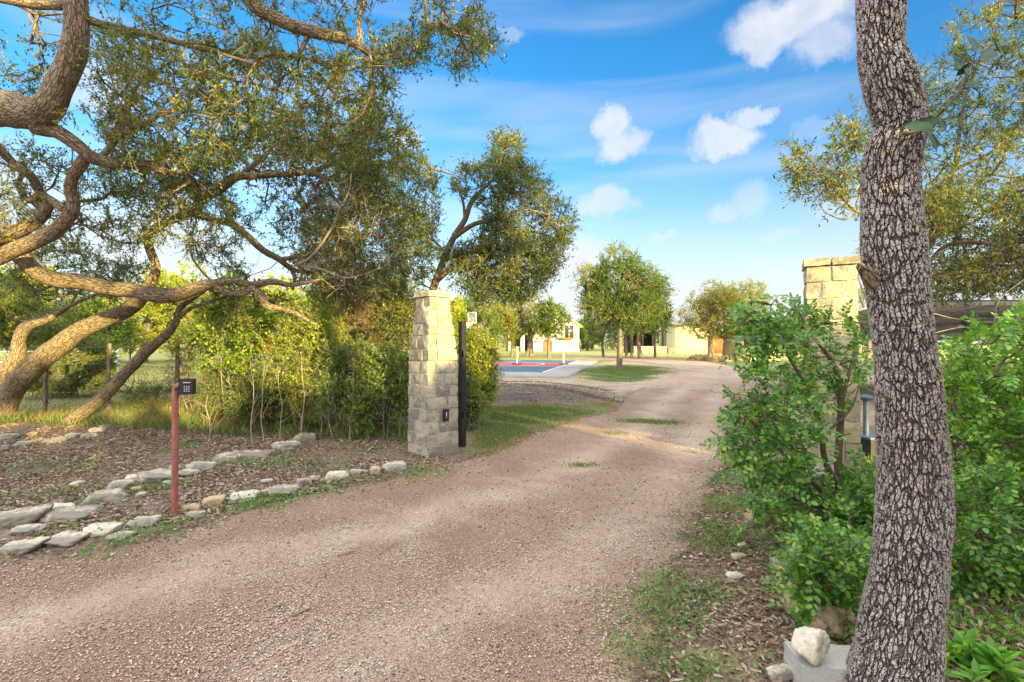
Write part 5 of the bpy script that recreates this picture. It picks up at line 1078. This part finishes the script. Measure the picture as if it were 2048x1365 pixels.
build_tree('oak_tree','thin-leaved oak with golden sprays behind the near trunk on the right','oak tree',(6.55,8.4,0),mR,tR,105,M['bark'],M['oakleaf2'],ns=4,nl=8,L=.075,W=.022,seg=.25,sides=12,step=.12,sl=.26,twigmat=M['bark'],ntr=1)
# ---------------------------------------------------------------- mountain laurels (compound leaves)
def compound(mbw,mbl,tips,tdir,r,ns,rl=.15,pairs=4,L=.042,W=.026,droop=.15):
    N=len(tips)*ns; base=np.repeat(tips,ns,0)+r.normal(size=(N,3))*.02; dd=nrm(np.repeat(tdir,ns,0)*.5+r.normal(size=(N,3))*.75+np.array([0,0,.1]))
    ln=rl*r.uniform(.65,1.2,(N,1)); nn=nrm(r.normal(size=(N,3))*.5+np.array([0,-.25,1.0])); s=nrm(np.cross(dd,nn)); nn=np.cross(s,dd)
    segs(mbw,base,base+dd*ln,.0016,.0008,3)
    C=[];D=[];Nn=[];LL=[]
    for i in range(pairs):
        f=.28+.62*i/(pairs-1)
        for sg in (-1,1):
            C.append(base+dd*ln*(f+(.03*sg))-np.array([0,0,1])*ln*f*f*droop); D.append(nrm(dd*.45+s*sg*1.0+r.normal(size=(N,3))*.12)); Nn.append(nrm(nn+r.normal(size=(N,3))*.22)); LL.append(L*(.75+.3*math.sin(f*3.0))*r.uniform(.85,1.15,N))
    C.append(base+dd*ln-np.array([0,0,1])*ln*droop); D.append(dd); Nn.append(nn); LL.append(L*r.uniform(.9,1.2,N))
    LL=np.concatenate(LL); leaves(mbl,np.vstack(C),np.vstack(D),np.vstack(Nn),LL,LL*W/L,'oval',.14)
def laurel(label,base,mains,targets,seed,leaf,ns=3,rl=.15,L=.042,name='mountain_laurel',twig=.0026):
    r=np.random.default_rng(seed); t=thing(name,label,'shrub',base,'mountain laurel shrubs on the right'); mb=MB()
    for i,(p,ra) in enumerate(mains): tube(mb,p,ra,10,.06,seed+i,.05)
    mb.build('stems',M['stem'],t,True); tw=MB(); g=grow(mains,targets,r,.12,.35,twig); branches(tw,g); lb=MB(); compound(tw,lb,g[4],g[5],r,ns,rl,4,L,L*.62)
    tw.build('branches',M['stem'],t,True); lb.build('foliage',leaf,t); return t
rL=np.random.default_rng(71)
mL=[pxpath([(1683,975,3.95,13),(1676,930,3.95,11),(1680,860,3.95,10),(1682,800,3.9,9),(1672,740,3.9,7),(1640,690,3.8,5),(1600,650,3.7,3)]),
    pxpath([(1676,975,3.9,9),(1650,920,3.85,8),(1640,850,3.8,7),(1615,780,3.7,6),(1570,700,3.6,4),(1540,640,3.6,2)]),
    pxpath([(1682,810,3.9,6),(1700,740,4.0,5),(1715,690,4.1,4),(1700,640,4.1,2)]),
    pxpath([(1670,1000,3.8,9),(1630,970,3.7,7),(1580,920,3.6,6),(1530,870,3.5,5),(1490,830,3.4,3)]),
    pxpath([(1665,1010,3.8,7),(1600,1010,3.6,6),(1540,980,3.4,4),(1500,950,3.3,2)]),
    pxpath([(1570,700,3.6,3),(1530,640,3.6,3),(1500,620,3.6,2)]),
    pxpath([(1660,860,3.9,4),(1700,820,3.9,3),(1720,770,4.0,2)])]
TL=np.vstack([sample_poly([(1470,640),(1500,600),(1560,590),(1600,620),(1660,660),(1600,700),(1540,700),(1490,700)],72,3.3,4.1,rL,-.3,2.5,3),
  sample_poly([(1560,680),(1620,640),(1680,640),(1740,640),(1745,760),(1690,800),(1650,780),(1590,740)],40,3.6,4.4,rL,-.3,2.5,4),
  sample_poly([(1475,780),(1500,745),(1560,740),(1620,780),(1660,850),(1640,960),(1600,1030),(1560,1060),(1520,1060),(1500,1000),(1475,900)],150,3.1,4.0,rL,-.25,2.5,5),
  sample_poly([(1450,860),(1480,850),(1480,900),(1440,900)],9,3.3,3.6,rL,-2,2,5),
  sample_poly([(1560,960),(1660,980),(1740,980),(1750,1080),(1700,1100),(1640,1030),(1600,1060)],70,3.2,4.0,rL,-.3,2.5,6),
  sample_poly([(1690,900),(1745,940),(1745,1060),(1700,1040)],45,3.4,4.3,rL,-.3,2.5,6)])
laurel('tall mountain laurel with round glossy leaflets in front of the right pillar',(2.5,3.95,.22),mL,TL,401,M['laurelleaf'],ns=3,rl=.15,L=.040)
# right of the trunk
mL2=[pxpath([(1975,1060,3.9,8),(1955,960,3.9,7),(1990,860,3.8,6),(2030,760,3.7,5),(2060,700,3.7,3)]),
     pxpath([(1960,1080,3.7,7),(1920,960,3.6,6),(1900,860,3.5,5),(1910,760,3.5,4),(1950,690,3.5,2)]),
     pxpath([(1985,1080,3.8,7),(2050,980,3.7,6),(2120,860,3.6,5),(2180,740,3.6,3)]),
     pxpath([(1955,950,3.9,4),(2000,900,3.6,3),(2040,860,3.5,2)])]
TL2=np.vstack([sample_poly([(1885,700),(1930,690),(1990,660),(2060,620),(2110,600),(2120,900),(2100,960),(2000,900),(1880,860)],290,3.1,4.2,rL,-.6,1.7,7),
   sample_poly([(1880,840),(1960,830),(2060,900),(2120,900),(2120,1050),(1990,1000),(1890,940)],80,3.2,4.3,rL,-.2,1.7,8)])
laurel('broad light green mountain laurel filling the right edge below the carport',(3.6,3.85,.22),mL2,TL2,402,M['laurelleaf2'],ns=3,rl=.15,L=.038)
mL3=[pxpath([(2010,1230,3.0,7),(1980,1120,2.95,6),(1950,1050,2.9,4),(1920,1010,2.9,2)]),pxpath([(2020,1230,3.0,6),(2060,1120,2.9,5),(2110,1050,2.9,3)])]
TL3=sample_poly([(1900,990),(1960,950),(2060,960),(2120,960),(2140,1230),(2020,1240),(1940,1170),(1900,1110)],290,2.6,3.5,rL,-.5,1.8,9)
laurel('low dark laurel mass right of the trunk above the leaf litter',(2.9,3.0,.2),mL3,TL3,403,M['laurelleaf'],ns=3,rl=.14,L=.036)
mL4=[pxpath([(1720,1230,2.8,5),(1680,1180,2.75,4),(1630,1140,2.7,2)]),pxpath([(1720,1230,2.8,5),(1700,1140,2.8,4),(1690,1100,2.8,2)]),pxpath([(1720,1220,2.8,4),(1650,1210,2.65,3),(1600,1180,2.6,2)])]
TL4=sample_poly([(1560,1130),(1620,1090),(1700,1080),(1745,1090),(1735,1270),(1690,1260),(1650,1250),(1610,1210)],115,2.5,2.9,rL,-.3,2.5,10)
laurel('low mountain laurel sprouting left of the near trunk above the rusty stones',(1.9,2.8,.18),mL4,TL4,404,M['laurelleaf'],ns=3,rl=.13,L=.036)
# broad-leaved plants in the lower right corner
def broad(x,y,z,n,L,seed,label):
    r=np.random.default_rng(seed); Y=(CAMZ-z)*F/(y-HZ); b=np.array([(x-1024)/F*Y,Y,z-.1]); t=thing('broadleaf_plant',label,'plant',tuple(b),'bright broad-leaved plants in the lower right corner')
    lb=MB(); mb=MB()
    for s in range(n):
        top=b+np.array([r.uniform(-.10,.10),r.uniform(-.08,.08),.1+r.uniform(.04,.16)]); tube(mb,[b,(b+top)/2,top],[.005,.004,.003],6,step=.03)
        k=8; a=np.arange(k)*2.4+r.uniform(0,6); el=np.linspace(.05,1.1,k); d=np.stack([np.cos(a)*np.cos(el),np.sin(a)*np.cos(el),np.sin(el)],-1); c=top-np.array([0,0,1])*np.linspace(.06,0,k)[:,None]
        leaves(lb,c,d,np.cross(np.cross(d,[0,0,1]),d)+[0,0,.01],L*np.linspace(1.1,.65,k),L*.36,'long',.18)
    mb.build('stems',M['weed'],t); lb.build('leaves',M['broadleaf'],t)
broad(1950,1345,.02,5,.115,1,'bright lime broad-leaved plant at the trunk foot')
broad(2015,1375,.02,4,.12,2,'broad-leaved plant at the lower right frame corner')
broad(1905,1372,.02,3,.10,3,'darker broad-leaved plant pressed against the trunk base')
# sprouting grassy undergrowth on raised bed
und=[P(x,y,2.2+.0*i) for i,(x,y) in enumerate([(1930,1180)])]
ub=scatter(800,[(1.9,2.2),(1.9,3.6),(3.2,5.2),(6.5,6.2),(6.5,2.4)],rng,clump(41,1.4,.5))
weeds('undergrowth',ub,'green seedlings covering the raised bed behind the near trunk',M['laurelleaf2'],.038,16,.12,.6)
mb=MB(); up=scatter(16000,[(1.9,2.4),(2.1,3.8),(3.4,6.6),(9,9),(9,2.6)],rng,clump(43,1.2,.5)); blades(mb,up,.12,.006,rng,.8); tag(mb.build('grass',M['grass']),'loose green grass between the shrubs of the raised bed','grass',kind='stuff')
# thin creeper over the carport beam
for i,pts in enumerate(([(1862,626),(1920,640),(1990,645),(2060,640)],[(1862,668),(1930,655),(2000,668),(2060,660)],[(2048,560),(2000,600),(1985,660),(1960,700)])):
    mb=MB(); lb=MB(); q=[P(x,y,4.6) for x,y in pts]; tube(mb,q,[.004,.0035,.003,.002],5,step=.06); r=np.random.default_rng(i); qq,_=catmull(q,[1]*4,.16); leaves(lb,qq,rdir(len(qq),r),rdir(len(qq),r)*.5+[0,-1,.4],.05,.035,'oval',.1)
    t=thing('creeper',['straight yellow creeper strand along the carport beam','rusty creeper strand under the carport beam','hanging creeper strand with round leaves at the right edge'][i],'vine',tuple(q[0]),'creeper strands in front of the carport'); mb.build('stem',M['paletwig'],t); lb.build('leaves',M['vineleaf'],t)
# ---------------------------------------------------------------- unseen trees behind the viewpoint, crowns shaped to shade the gateway
UD=np.array([math.cos(SUN_AZ),math.sin(SUN_AZ),0]); SH=np.array([SD[0],SD[1],0])/np.linalg.norm(SD[:2])
def Htop(u): return np.interp(u,[-16,-8,0,2,3.4,4.5,5.6,6.4,6.6,8,10,12,16,26,34],[3.3,3.7,4.1,4.3,4.4,4.1,3.5,4.5,4.6,5.2,5.6,6.0,6.3,5.8,4.6])  # crown heights set by where the shadow edge should fall
names=['far left','left','middle left','middle','middle right','right','outer right','outermost right']
cuts=[-16,-9,-3,2.2,6.5,11,16.5,22,28]
for i in range(8):
    u0,u1=cuts[i],cuts[i+1]; r=np.random.default_rng(500+i); n=int((u1-u0)*520); uu=r.uniform(u0,u1,n); z=r.uniform(0,1,n)*(Htop(uu)+.35*vnoise(np.stack([uu,0*uu,0*uu],-1),2.2,3)); s=14+r.uniform(-.8,.8,n)
    gc=6.05+(z-2.9)*.5; gap=(np.abs(uu-gc)<.76)&(z<3.7)&(z>2.5); uu=np.where(gap,gc+np.sign(uu-gc)*(.76+.1*r.random(n)),uu)  # slit held open so one sun streak reaches the driveway
    p=UD*uu[:,None]+SH*s[:,None]; p[:,2]=z; base=UD*(u0+u1)/2+SH*14
    if u0<9:   # tall sparse crowns added to dapple the sunlight
        m=int((u1-u0)*230); ua=r.uniform(u0,u1,m*3); za=r.uniform(3.2,11,m*3); q=np.stack([ua,0*ua,za],-1); k=(vnoise(q,.85,77)>.12)&(za>np.where(ua<.5,4.9,np.where(ua<4.6,6.1,7.3)))
        k&=~((ua>2.3)&(ua<3.9)&(za>4.3)&(za<6.2))&~((ua>4.7)&(ua<6.6)&(za<6.2)); ua,za=ua[k],za[k]; p2=UD*ua[:,None]+SH*(14+r.uniform(-1,1,(len(ua),1))); p2[:,2]=za; p=np.vstack([p,p2]); n=len(p)  # openings cut in the crowns keep the pillar tops sunlit
    t=thing('oak_tree','unseen leafy tree behind the viewpoint, crown shaped to gate the sun, %s one'%names[i],'oak tree',(base[0],base[1],0),'unseen shade trees behind the viewpoint')
    lb=MB(); leaves(lb,p,rdir(n,r),rdir(n,r)*.6+SH*1.0,.42,.30,'oval',.1); lb.build('crown',M['oakleaf3'],t); mb=MB(); tube(mb,[base,base+[0,0,1.2],base+[.1,.1,float(Htop((u0+u1)/2))*.8]],[.2,.16,.07],10,.06,i,.3); mb.build('trunk',M['bark'],t,True)
# unseen slender juniper added to throw shade on the near trunk
for (u,s,h,w,lb_) in ((2.52,2.6,4.0,.30,'unseen slender juniper added behind the viewpoint to shade the near trunk'),):
    r=np.random.default_rng(int(u*10)); b=UD*u+SH*s; n=1500; z=r.uniform(0,h,n); a=r.uniform(0,6.28,n); rr=w*np.sqrt(r.random(n))*np.clip((h-z)/h*1.6,.1,1); p=b+np.stack([np.cos(a)*rr,np.sin(a)*rr,z],-1)
    t=thing('shade_juniper',lb_,'juniper tree',(b[0],b[1],0)); lb=MB(); leaves(lb,p,rdir(n,r)+[0,0,1],rdir(n,r),.16,.09,'oval',.1); lb.build('crown',M['cedarleaf'],t); mb=MB(); tube(mb,[b,b+[0,0,h*.9]],[.09,.03],8,.05,1,.3); mb.build('trunk',M['bark'],t,True)
# ---------------------------------------------------------------- camera, sun, sky
cam=bpy.data.cameras.new('camera'); cam.lens=18.0; cam.sensor_width=36; cam.clip_end=3000; cam.clip_start=.05
co=bpy.data.objects.new('camera',cam); col.objects.link(co); co.location=(0,0,CAMZ); co.rotation_euler=(math.radians(90),0,0); bpy.context.scene.camera=co
sl=bpy.data.lights.new('sun','SUN'); sl.energy=5.0; sl.angle=math.radians(.6); sl.color=(1.0,.79,.30); so=bpy.data.objects.new('sun',sl); col.objects.link(so)
so.rotation_euler=Vector(SD).to_track_quat('Z','Y').to_euler()
w=bpy.data.worlds.new('World'); bpy.context.scene.world=w; w.use_nodes=True; nt=w.node_tree; nt.nodes.clear(); N=NT(nt)
out=N.n('ShaderNodeOutputWorld'); bg=N.n('ShaderNodeBackground'); bg.inputs[1].default_value=SKYS; N.l(bg.outputs[0],out.inputs[0])
sky=N.n('ShaderNodeTexSky',sky_type='NISHITA'); sky.sun_disc=False; sky.sun_elevation=SUN_EL; sky.sun_rotation=math.pi-SUN_AZ; sky.air_density=1.0; sky.dust_density=.35; sky.ozone_density=2.2
d=N.tc('Generated')
sep=N.n('ShaderNodeSeparateXYZ'); N.l(d,sep.inputs[0]); el=sep.outputs[2]
hs=N.n('ShaderNodeHueSaturation'); hs.inputs['Saturation'].default_value=SKYSAT; hs.inputs['Value'].default_value=1.0; N.l(sky.outputs[0],hs.inputs['Color'])
base=N.mix(1.0,hs.outputs[0],SKYTINT,'MULTIPLY')
# pale haze low on the horizon
base=N.mix(N.mr(el,.0,.36,.93,0,True),base,HAZEC)
wn=N.noise(d,7,6,.62); wv=N.vmath('SUBTRACT',wn.outputs['Color'],(.5,.5,.5)); wv.node  
sc=N.n('ShaderNodeVectorMath',operation='SCALE'); sc.inputs['Scale'].default_value=.075; N.l(wv,sc.inputs[0])
wn2=N.noise(d,22,7,.68); wv2=N.vmath('SUBTRACT',wn2.outputs['Color'],(.5,.5,.5)); sc2=N.n('ShaderNodeVectorMath',operation='SCALE'); sc2.inputs['Scale'].default_value=.055; N.l(wv2,sc2.inputs[0])
dw=N.vmath('ADD',N.vmath('ADD',d,sc.outputs[0]),sc2.outputs[0])
mask=None
clouds=[(1590,35,125,55,1),(1530,75,60,40,.9),(1660,90,70,50,.7),(1222,240,42,48,.95),(1240,290,55,38,.9),(1440,280,72,42,1),(1505,228,50,24,.9),(1212,412,62,34,.75),(1505,398,36,46,.5),(1450,425,34,24,.5),(1325,470,36,13,.5),(1560,470,50,12,.35),(800,270,48,32,.9),(905,335,32,18,.35),(1630,262,45,24,.35),(1024,60,34,16,.35),(1150,560,110,90,.9),(1540,555,60,20,.5),(190,170,70,60,.7),(60,420,120,120,.8),(330,480,160,90,.8),(560,330,150,60,.5),(700,560,150,60,.9),(1950,560,120,60,.9),(1360,590,70,40,.5),(1680,415,44,22,.5),(1430,820-200,200,30,.4)]
for (x,y,rx,ry,a) in clouds:
    v=np.array([(x-1024)/F,1,(HZ-y)/F]); ln=np.linalg.norm(v); v=v/ln
    s=N.vmath('SUBTRACT',dw,tuple(v)); m=N.vmath('MULTIPLY',s,(F/rx*ln,F/rx*ln*.7,F/ry*ln)); q=N.vmath('LENGTH',m)
    mk=N.mr(q,.5,1.2,a,0,True); mask=mk if mask is None else N.math('MAXIMUM',mask,mk)
ci=N.noise(N.mp(d,(.8,.8,6.0)),2.1,5,.5,.3); cim=N.math('MULTIPLY',N.mr(ci.outputs[0],.45,.72,0,.30,True),N.mr(el,.05,.25,0,1,True))
tex=N.mr(N.noise(dw,9,6,.65).outputs[0],.25,.65,.55,1.0); mask=N.math('MULTIPLY',mask,tex)
# a broad mackerel of cloud over the rest of the sky, away from the gate view
mask=N.math('MAXIMUM',mask,cim)
base=N.mix(mask,base,CLOUDC)
# unseen bright cloud deck added overhead and behind the viewpoint to fill shade
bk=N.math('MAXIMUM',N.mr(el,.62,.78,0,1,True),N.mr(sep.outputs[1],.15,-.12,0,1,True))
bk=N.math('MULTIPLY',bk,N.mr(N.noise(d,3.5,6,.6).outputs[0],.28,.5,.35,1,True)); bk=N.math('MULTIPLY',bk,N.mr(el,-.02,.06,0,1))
base=N.mix(bk,base,FILLC)
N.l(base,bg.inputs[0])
sc_=bpy.context.scene; sc_.view_settings.view_transform='Standard'; sc_.view_settings.look='None'; sc_.view_settings.exposure=EXPO; sc_.view_settings.gamma=1
sc_.render.engine='CYCLES'; cy=sc_.cycles; cy.max_bounces=4; cy.diffuse_bounces=2; cy.glossy_bounces=1; cy.transmission_bounces=3; cy.transparent_max_bounces=6; cy.use_denoising=True; cy.caustics_reflective=False; cy.caustics_refractive=False
for o in bpy.data.objects:
    if '_org' in o: del o['_org']
